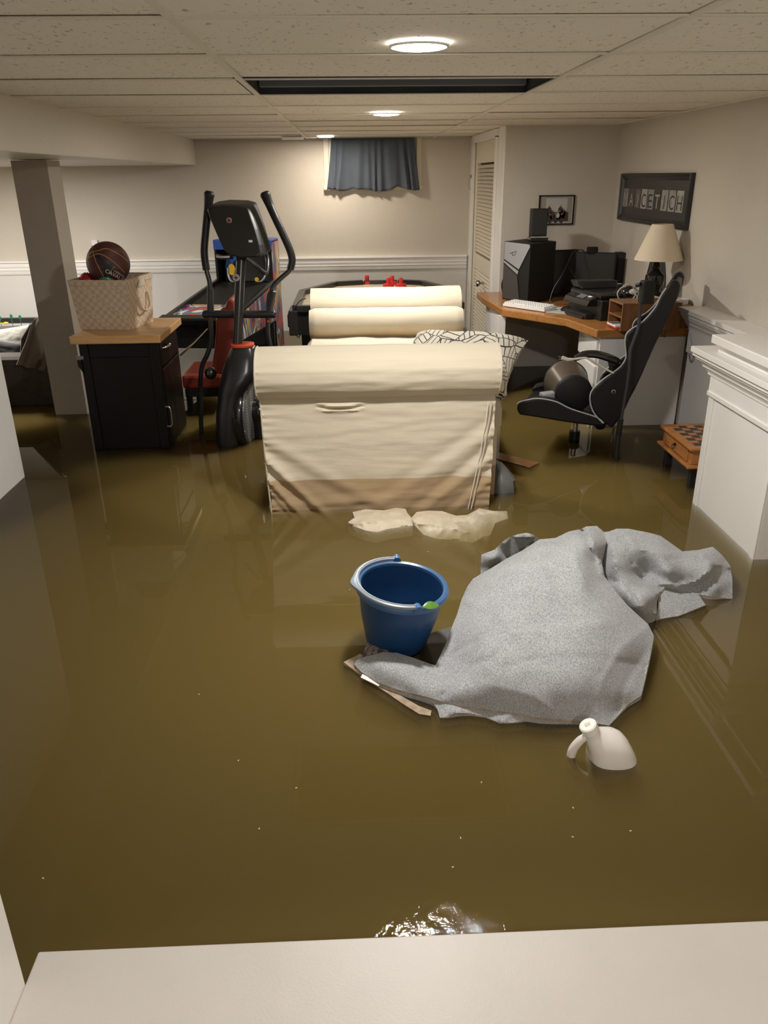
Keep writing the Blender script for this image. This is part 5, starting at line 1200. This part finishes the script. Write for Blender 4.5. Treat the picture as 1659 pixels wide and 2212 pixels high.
# ================================================================== SHEETS: RUG AND CLOTH
def tps(ctrl):
    A = np.array(ctrl, float); P0 = A[:, :2] / 100; n = len(A)
    def K_(d2): return np.where(d2 > 1e-12, d2 * np.log(np.maximum(d2, 1e-12)), 0)
    d2 = ((P0[:, None] - P0[None]) ** 2).sum(-1); Km = K_(d2) + np.eye(n) * .02
    Pm = np.hstack([np.ones((n, 1)), P0]); S = np.zeros((n + 3, n + 3)); S[:n, :n] = Km; S[:n, n:] = Pm; S[n:, :n] = Pm.T
    w_ = np.linalg.solve(S, np.concatenate([A[:, 2], np.zeros(3)]))
    def f(q): q = np.asarray(q, float) / 100; return K_(((q[:, None] - P0[None]) ** 2).sum(-1)) @ w_[:n] + w_[n] + q @ w_[n + 1:]
    return f
def sheet(mb, outline, inner, step=7.0, wr=.003, wsc=.02, seed=0, skirt=-.03, folds=(), zmin=-9):
    dense = []
    n = len(outline)
    for i in range(n):
        a_, b_ = Vector(outline[i]), Vector(outline[(i + 1) % n]); k_ = max(1, int((b_.xy - a_.xy).length / step))
        dense += [a_.lerp(b_, t / k_) for t in range(k_)]
    f = tps([tuple(p_) for p_ in dense[::2]] + list(inner))
    poly = [p_.xy for p_ in dense]; m = len(poly)
    def inside(x, y):
        c = False; j = n - 1
        for i in range(n):
            xi, yi, xj, yj = outline[i][0], outline[i][1], outline[j][0], outline[j][1]
            if (yi > y) != (yj > y) and x < (xj - xi) * (y - yi) / (yj - yi) + xi: c = not c
            j = i
        return c
    xs_, ys_ = [p_.x for p_ in poly], [p_.y for p_ in poly]; pts = list(poly)
    y = min(ys_); r = 0
    PA = np.array([tuple(p_) for p_ in poly])
    while y < max(ys_):
        x = min(xs_) + (step / 2 if r % 2 else 0)
        while x < max(xs_):
            if inside(x, y) and ((PA - (x, y)) ** 2).sum(1).min() > (step * .55) ** 2: pts.append(Vector((x, y)))
            x += step
        y += step * .87; r += 1
    res_ = delaunay_2d_cdt(pts, [], [list(range(m))], 1, 1e-4)
    V2, F2, orig = res_[0], res_[2], res_[3]
    Z = f([tuple(v) for v in V2]); bset = {}
    for idx, o_ in enumerate(orig):
        for q_ in o_:
            if q_ < m: bset[q_] = idx
    isb = set(bset.values()); vs = []
    for i, (v, z) in enumerate(zip(V2, Z)):
        if i not in isb:
            z += wr * nz(v.x * wsc + seed, v.y * wsc * 1.6, seed) + wr * .5 * nz(v.x * wsc * 3 + seed, v.y * wsc * 3, seed + 5)
            for (pl, A, w_) in folds:
                dm, sg = 1e9, 1
                for (p0_, p1_) in zip(pl[:-1], pl[1:]):
                    p0_, p1_ = Vector(p0_), Vector(p1_); t = max(0, min(1, (v - p0_).dot(p1_ - p0_) / (p1_ - p0_).length_squared)); q_ = p0_.lerp(p1_, t)
                    if (v - q_).length < dm: dm = (v - q_).length; cr = (p1_ - p0_).cross(v - p0_) if False else (p1_.x - p0_.x) * (v.y - p0_.y) - (p1_.y - p0_.y) * (v.x - p0_.x); sg = 1 if cr > 0 else -1
                s_ = dm * sg
                # soft ridge on one side and a sharp drop on the other
                z += A * (math.exp(-dm / w_) if s_ < 0 else math.exp(-dm / (w_ * .5)))
        z = max(z, zmin)
        vs.append(az(v.x, v.y, z))
    k0 = len(mb.v); mb.add(vs, [tuple(fc) for fc in F2])
    # skirt to the water
    ring = [bset[i] for i in range(m) if i in bset]; mb.cur = 1; k1 = len(mb.v)
    cen = sum((vs[i] for i in ring), Vector()) / len(ring)
    mid_, low = [], []
    for i in ring:
        p_ = vs[i]; o_ = (p_ - cen); o_.z = 0; o_.normalize()
        mid_.append(p_ + Vector((0, 0, -.007))); low.append(Vector((p_.x, p_.y, min(p_.z - .008, skirt))))
    R3 = len(ring); mb.add([vs[i] for i in ring] + mid_, [(i, (i + 1) % R3, (i + 1) % R3 + R3, i + R3) for i in range(R3)])
    mb.cur = 0; mb.add(mid_ + low, [(i, (i + 1) % R3, (i + 1) % R3 + R3, i + R3) for i in range(R3)])

rug = MB()
# far right lump first
Bout = [(1296, 1150, .15), (1316, 1148, .16), (1332, 1142, .18), (1357, 1142, .18), (1399, 1150, .17), (1426, 1157, .16), (1449, 1173, .13), (1474, 1191, .10), (1508, 1188, .10), (1540, 1181, .11), (1559, 1198, .09), (1577, 1221, .07), (1582, 1251, .05), (1582, 1294, -.002), (1545, 1290, .01), (1504, 1283, .015), (1470, 1278, .03), (1440, 1272, .04), (1419, 1290, .05), (1419, 1325, .03), (1399, 1347, .0), (1370, 1334, .03), (1340, 1304, .06), (1314, 1268, .07), (1294, 1240, .07), (1286, 1190, .10)]
Bin = [(1312, 1180, .165), (1325, 1225, .15), (1350, 1275, .13), (1385, 1310, .10), (1372, 1228, .10), (1392, 1250, .045), (1420, 1264, .04), (1455, 1268, .04), (1480, 1258, .05), (1380, 1190, .165), (1430, 1200, .155), (1440, 1235, .12), (1490, 1222, .115), (1530, 1225, .11), (1550, 1245, .06), (1510, 1262, .04), (1545, 1270, .05), (1400, 1270, .09), (1410, 1290, .085)]
sheet(rug, Bout, Bin, step=6, seed=2, wr=.004, folds=[([(1352, 1150), (1375, 1185), (1440, 1200), (1500, 1200)], .008, 12), ([(1318, 1255), (1352, 1262), (1385, 1300)], -.014, 10), ([(1505, 1190), (1530, 1215), (1575, 1225)], .010, 9), ([(1374, 1224), (1395, 1246), (1425, 1262), (1465, 1266), (1505, 1256), (1535, 1232)], .020, 16), ([(1418, 1262), (1421, 1295), (1415, 1335)], .012, 8), ([(1330, 1145), (1322, 1180), (1328, 1220)], .015, 10)])
Cout = [(1419, 1328, .02), (1417, 1338, .004), (1467, 1330, .004), (1524, 1307, .004), (1508, 1282, .02), (1462, 1274, .03), (1425, 1272, .05)]
sheet(rug, Cout, [(1450, 1300, .03), (1480, 1300, .02)], seed=4, wr=.003)
# curl at the upper left
Dout = [(1038, 1230, .04), (1039, 1212, .08), (1040, 1198, .10), (1069, 1187, .12), (1084, 1172, .14), (1097, 1162, .15), (1118, 1154, .16), (1138, 1151, .165), (1152, 1155, .16), (1168, 1166, .14), (1150, 1195, .06), (1105, 1222, .04), (1060, 1240, .03), (1040, 1246, .02)]
Din = [(1052, 1200, .11), (1072, 1198, .12), (1090, 1190, .09), (1112, 1180, .07), (1120, 1163, .165), (1092, 1173, .15), (1142, 1162, .165), (1066, 1215, .08), (1135, 1174, .08)]
sheet(rug, Dout, Din, seed=6, wr=.003, step=5)
# hem showing at the front
Fout = [(900, 1495, .015), (932, 1514, .012), (945, 1532, .004), (950, 1550, .003), (968, 1549, .004), (985, 1540, .014), (1012, 1540, .010), (1050, 1549, .004), (1080, 1562, .003), (1106, 1561, .003), (1145, 1556, .004), (1200, 1560, .003), (1260, 1562, .006), (1257, 1548, .02), (1174, 1542, .03), (1037, 1520, .03), (960, 1500, .03)]
sheet(rug, Fout, [(975, 1530, .022), (1040, 1538, .012), (1085, 1548, .014), (1150, 1548, .012)], seed=7, wr=.004, step=5)
# edge strip at the lower left, tan backing showing
Gout = [(742, 1430, .012), (762, 1420, .02), (778, 1412, .02), (792, 1420, .02), (790, 1450, .01), (830, 1480, .006), (870, 1505, .004), (905, 1525, .003), (932, 1535, .002), (930, 1546, .001), (905, 1542, .001), (870, 1520, .002), (830, 1492, .003), (785, 1462, .004), (760, 1443, .006)]
rug.cur = 1
k_before = len(rug.f)
sheet(rug, Gout, [(770, 1432, .012)], seed=8, wr=.001, step=5)
# main sheet
Aout = [(1022, 1250, .10), (1037, 1241, .11), (1060, 1228, .13), (1092, 1208, .15), (1130, 1188, .17), (1165, 1165, .19), (1200, 1162, .20), (1229, 1148, .215), (1257, 1142, .22), (1266, 1137, .225), (1289, 1136, .225), (1302, 1147, .20), (1310, 1170, .185), (1298, 1205, .16), (1306, 1245, .145), (1328, 1275, .13), (1354, 1306, .11), (1380, 1330, .08), (1400, 1348, .06), (1413, 1374, .045), (1405, 1416, .035), (1394, 1466, .025), (1385, 1503, .015), (1357, 1521, .010), (1335, 1546, .006), (1316, 1567, .004),
        (1257, 1558, .012), (1174, 1552, .02), (1106, 1540, .025), (1037, 1530, .025), (969, 1520, .025), (932, 1508, .025), (900, 1500, .02), (860, 1490, .02), (820, 1475, .018), (781, 1452, .016), (765, 1435, .02), (770, 1425, .03), (790, 1418, .04), (827, 1409, .05), (857, 1410, .05), (893, 1421, .04), (929, 1434, .03), (941, 1437, .03), (950, 1418, .035), (964, 1388, .045), (976, 1355, .055), (988, 1325, .065), (997, 1295, .075), (1010, 1266, .085)]
Ain = [(820, 1435, .060), (870, 1450, .062), (920, 1462, .045), (960, 1450, .035), (985, 1430, .05), (1010, 1400, .095), (1000, 1480, .075), (1060, 1450, .125), (1050, 1380, .14), (1030, 1330, .125), (1060, 1290, .15), (1100, 1240, .19), (1150, 1210, .21), (1220, 1190, .23), (1275, 1180, .235), (1262, 1240, .215), (1200, 1260, .20), (1130, 1300, .185), (1120, 1380, .155), (1200, 1350, .165), (1280, 1310, .175), (1330, 1340, .14), (1360, 1390, .10), (1280, 1400, .15), (1180, 1440, .14), (1100, 1480, .10), (1260, 1470, .12), (1330, 1450, .09), (1340, 1500, .05), (1270, 1520, .06), (1180, 1510, .075), (1080, 1510, .06), (960, 1490, .06), (890, 1480, .045)]
sheet(rug, Aout, Ain, step=6, seed=1, wr=.004, wsc=.009, folds=[([(1400, 1440), (1300, 1420), (1180, 1418), (1090, 1440)], -.006, 20), ([(1335, 1535), (1350, 1480), (1395, 1410)], -.006, 16), ([(1010, 1300), (1080, 1330), (1130, 1400)], .007, 18), ([(1190, 1530), (1150, 1500), (1060, 1478)], .004, 20), ([(1268, 1140), (1290, 1190), (1300, 1240)], .016, 14), ([(1235, 1150), (1240, 1200), (1262, 1260)], .008, 12), ([(1400, 1352), (1340, 1400), (1300, 1470)], .006, 18), ([(1165, 1168), (1120, 1215), (1060, 1262)], .010, 16), ([(1255, 1146), (1272, 1180), (1285, 1215)], -.022, 9), ([(1300, 1345), (1200, 1362), (1110, 1370)], .010, 22), ([(1150, 1160), (1170, 1230), (1190, 1280)], .008, 16), ([(945, 1440), (985, 1408), (1022, 1388)], -.012, 10), ([(960, 1500), (1015, 1440), (1060, 1425)], -.014, 14)])
o = rug.build('area_rug', [M['rug'], M['rugback']], None, True)
tag(o, 'crumpled light grey rug heaped up out of the brown water', 'rug')
RUG = o
# care label and folded print corner at the left tip of the rug
lab4 = [az(783, 1457, .012), az(822, 1477, .010), az(818, 1483, .008), az(779, 1464, .010)]
l2 = MB().prism([p_ - worg(o) + worg(o) for p_ in lab4], (0, 0, .002)).build('care_label', M['paper'], o, label='white care label')
fold = MB(); sheet(fold, [(782, 1422, .03), (788, 1400, .03), (795, 1386, .03), (818, 1390, .035), (842, 1408, .035), (825, 1412, .04)], [(808, 1402, .045)], step=5, seed=3, wr=.002)
m = mat('marbled_backing', (.10, .08, .07), .7, var=.0); N, L, b = nd(m); tc = N.new('ShaderNodeTexCoord'); no = N.new('ShaderNodeTexNoise'); no.inputs['Scale'].default_value = 24; no.inputs['Distortion'].default_value = 3; r1 = N.new('ShaderNodeValToRGB'); r1.color_ramp.elements[0].position = .45; r1.color_ramp.elements[1].position = .62; r1.color_ramp.elements[0].color = (.07, .055, .045, 1); r1.color_ramp.elements[1].color = (.30, .26, .22, 1)
L.new(tc.outputs['Object'], no.inputs['Vector']); L.new(no.outputs['Fac'], r1.inputs[0]); L.new(r1.outputs[0], b.inputs['Base Color'])
fold.build('folded_corner', [m, M['rugback']], o, True, label='marbled brown underside corner')
# sunken part of the rug beside the bucket
sk = MB(); sheet(sk, [(905, 1395, -.012), (925, 1370, -.004), (960, 1358, -.004), (985, 1352, 0), (978, 1400, -.01), (945, 1436, -.01), (915, 1425, -.03)], [(940, 1395, -.004)], step=6, seed=9, skirt=-.1)
sk.build('submerged_flap', [mat('wet_dark_rug', (.10, .10, .105), .8), M['rugback']], o, True)

# floating cloth in front of the daybed
cl = MB()
sheet(cl, [(752, 1128, .004), (765, 1118, .010), (762, 1106, .012), (790, 1100, .014), (830, 1102, .016), (855, 1097, .018), (876, 1099, .014), (880, 1108, .010), (889, 1118, .008), (892, 1135, .004), (868, 1138, .004), (835, 1143, .006), (815, 1149, .006), (790, 1146, .004), (765, 1137, .002)],
      [(780, 1125, .018), (800, 1112, .024), (820, 1128, .020), (850, 1112, .022), (845, 1130, .016), (795, 1138, .012), (870, 1125, .014)], step=4, seed=12, wr=.010, wsc=.03, skirt=-.05, folds=[([(762, 1118), (800, 1116), (850, 1106), (878, 1102)], .006, 5), ([(758, 1132), (800, 1128), (840, 1124), (885, 1124)], .008, 6), ([(770, 1126), (820, 1112)], -.006, 4)])
sheet(cl, [(885, 1122, .006), (900, 1106, .014), (925, 1103, .014), (955, 1104, .010), (985, 1114, .002), (1010, 1112, .0), (1035, 1098, .006), (1068, 1104, .003), (1095, 1104, -.008), (1098, 1120, -.018), (1070, 1130, -.018), (1060, 1155, -.035), (1020, 1172, -.045), (975, 1166, -.035), (940, 1163, -.022), (915, 1155, -.012), (898, 1137, .0)],
      [(910, 1122, .020), (935, 1118, .020), (960, 1125, .010), (930, 1140, .004), (960, 1148, -.008), (1000, 1130, -.003), (1035, 1115, .004), (1060, 1115, .002), (1020, 1148, -.02)], step=4, seed=15, wr=.010, wsc=.025, skirt=-.12, folds=[([(888, 1122), (930, 1112), (985, 1122), (1030, 1112)], .008, 7), ([(900, 1132), (950, 1135), (1010, 1150)], .008, 8), ([(1000, 1118), (1035, 1104), (1075, 1108)], .008, 6)])
o = cl.build('floating_cloth', [M['wetcloth'], M['wetcloth']], None, True); tag(o, 'twisted cream cloth floating half submerged in front of the daybed', 'cloth')

# floating plank
p0_, p1_ = az(1066, 981, .004), az(1155, 1004, .004); dv = (p1_ - p0_); dn = Vector((-dv.y, dv.x, 0)).normalized() * .05
tag(MB().prism([p0_ - dn, p1_ - dn, p1_ + dn * 1.0, p0_ + dn], (0, 0, -.012)).build('wood_plank', M['plank'], None, bevel=.002), 'small tan wooden board floating to the right of the daybed', 'board')
# clear plastic bag by the sofa corner
pc = ay(1074, 1040, 3.72); mb = MB(); mb.sections([(-.10, .745, 3.78, .05, .06), (0, .745, 3.78, .065, .07), (.06, .75, 3.78, .06, .07), (.11, .735, 3.78, .035, .05), (.15, .72, 3.78, .012, .02)], 20, 2)
for v_ in mb.v: v_ += Vector((nz(v_.x * 40, v_.y * 40, v_.z * 40), nz(v_.y * 40, v_.z * 40), 0)) * .022
tag(mb.build('plastic_bag', mat('grey_plastic_bag', (.15, .155, .15), .25), None, True), 'crumpled grey plastic bag at the right corner of the daybed', 'bag')

# ================================================================== BUCKET
bd = Vector((.118, 2.36, -.012)); axk = Vector((.10, -.055, 1)).normalized(); HB = .245
bkt = thing('bucket', bd, 'blue plastic bucket with grey handle floating beside the rug', 'bucket')
prof = [(0, 0), (.088, 0), (.098, .008), (.106, .03), (.118, .08), (.130, .13), (.138, .18), (.143, HB - .012), (.143, HB - .006)]
ins = [(.139, HB - .006), (.135, .18), (.127, .13), (.115, .08), (.102, .032), (.09, .022), (0, .022)]
MB().lathe(prof + ins, bd, axk, 56).build('bucket_body', M['bucket'], bkt, True)
rimc = bd + axk * HB
MB().lathe([(.140, -.012), (.144, -.020), (.156, -.018), (.160, -.006), (.156, .004), (.147, .007), (.140, .003), (.139, -.012)], rimc, axk, 64).build('rim', M['bucketrim'], bkt, True)
ux_ = Vector((1, 0, -axk.x / axk.z)).normalized(); uy_ = axk.cross(ux_)
def RP(t, r, h): return rimc + ux_ * (math.cos(t) * r) + uy_ * (math.sin(t) * r) + axk * h
tA, tB = math.radians(94), math.radians(285)
ring = []; nH = 60
for i in range(nH + 1):
    t = tA + (tB - tA) * i / nH; g__ = g1(t - math.radians(190), .20)
    ri, ro = .148 - .002 * g__, .165 + .013 * g__
    ring.append([RP(t, ri, .008), RP(t, ro, .008), RP(t, ro, .016), RP(t, ro - .005, .019), RP(t, ri + .005, .019), RP(t, ri, .016)])
MB().loft(ring).build('handle', M['handle'], bkt, True)
mb = MB(); ring = [[RP(tA + (tB - tA) * i / nH, .153, .0185), RP(tA + (tB - tA) * i / nH, .1555, .0185), RP(tA + (tB - tA) * i / nH, .1555, .021), RP(tA + (tB - tA) * i / nH, .153, .021)] for i in range(nH + 1)]
mb.loft(ring); mb.build('handle_rib', M['silver'], bkt)
for t in (tA, tB):
    mb = MB(); mb.tube([RP(t, .146, .008), RP(t, .172, .008)], .014, 18); mb.build('handle_pivot', M['bucketrim'], bkt, True)
tl_ = math.radians(305)
lfv = []
la, lb2 = RP(math.radians(291), .158, .012), RP(math.radians(312), .168, .008)
ld_ = (lb2 - la).normalized(); ln_ = ld_.cross(axk).normalized()
if ln_.y > 0: ln_ = -ln_
for i in range(15):
    s_ = i / 14; c_ = la.lerp(lb2, s_) + axk * (.006 * math.sin(s_ * PI)); wdt = .0125 * math.sin(PI * (s_ * .97 + .02)) ** .85
    lfv.append([c_ - ln_ * wdt + axk * (wdt * .35), c_ + axk * .001, c_ + ln_ * wdt - axk * (wdt * .75), c_ - axk * .0012])
lf_ = MB().loft(lfv); lf_.tube([RP(math.radians(292), .158, .012), RP(math.radians(286), .154, .015), RP(math.radians(281), .150, .02)], .0012, 6)
tag(lf_.build('leaf', M['leaf'], None, True), 'single pointed green leaf lying on the rim of the blue bucket', 'leaf')

# ================================================================== JUG
jc = az(1320, 1628, 0.0)
jaxis = Vector((-.46, -.06, .88)).normalized()
jn = az(1277, 1580, .085)
jug = thing('milk_jug', jc, 'translucent white plastic jug floating in front of the grey rug', 'jug')
ju = Vector((1, 0, 0)); ju = (ju - jaxis * ju.dot(jaxis)).normalized(); jv = jaxis.cross(ju)
jb = jn - jaxis * .200
def jring(h, r1_, r2_, ex_=2.6, off=0.0, n_=32):
    R_2 = []
    for k_ in range(n_):
        t = 2 * PI * k_ / n_; c_, s_ = math.cos(t), math.sin(t)
        R_2.append(jb + jaxis * h + ju * (r1_ * math.copysign(abs(c_) ** (2 / ex_), c_) + off) + jv * (r2_ * math.copysign(abs(s_) ** (2 / ex_), s_)))
    return R_2
MB().loft([jring(.0, .064, .060, 3, .004), jring(.01, .071, .066, 3, .004), jring(.07, .070, .068, 3, .008), jring(.100, .064, .066, 2.8, .014), jring(.128, .056, .060, 2.5, .018), jring(.150, .047, .050, 2.3, .017), jring(.170, .036, .038, 2.1, .009), jring(.185, .026, .027, 2, .002), jring(.193, .0225, .0225, 2), jring(.205, .0215, .0215, 2), jring(.212, .0215, .0215, 2)]).build('jug_body', M['jug'], jug, True)
hd = [jb + jaxis * h - ju * o_ for h, o_ in ((.190, .016), (.184, .040), (.160, .072), (.120, .090), (.075, .088), (.045, .070), (.035, .050))]
MB().tube(hd, [.010, .012, .013, .013, .012, .012, .012], 12, smooth=6).build('jug_handle', M['jug'], jug, True)
MB().lathe([(.024, .204), (.0245, .226), (.021, .229), (0, .229)], jb, jaxis, 32).build('jug_cap', M['jugcap'], jug, True)
mb = MB(); mb.obox(jb + jaxis * .2293, ju, jv, jaxis, .008, .006, .0004); mb.build('cap_stamp', mat('cap_print', (.62, .55, .42), .5), jug)
# small floating specks
rr_ = random.Random(9); sp_ = MB()
for px, py in ((515, 1643), (755, 1274), (924, 1192), (1237, 1808), (1362, 1795), (905, 1960), (93, 1897), (978, 1873), (995, 1810), (1238, 1745), (640, 1702), (1040, 1690), (430, 1500), (560, 1790)):
    p_ = az(px, py, .0008); a_ = rr_.random() * 3; sp_.obox(p_, (math.cos(a_), math.sin(a_), 0), (-math.sin(a_), math.cos(a_), 0), (0, 0, 1), .0025, .0012, .0008)
tag(sp_.build('floating_specks', M['creamc'], None), 'tiny pale specks of debris scattered on the brown water', 'debris', kind='stuff')
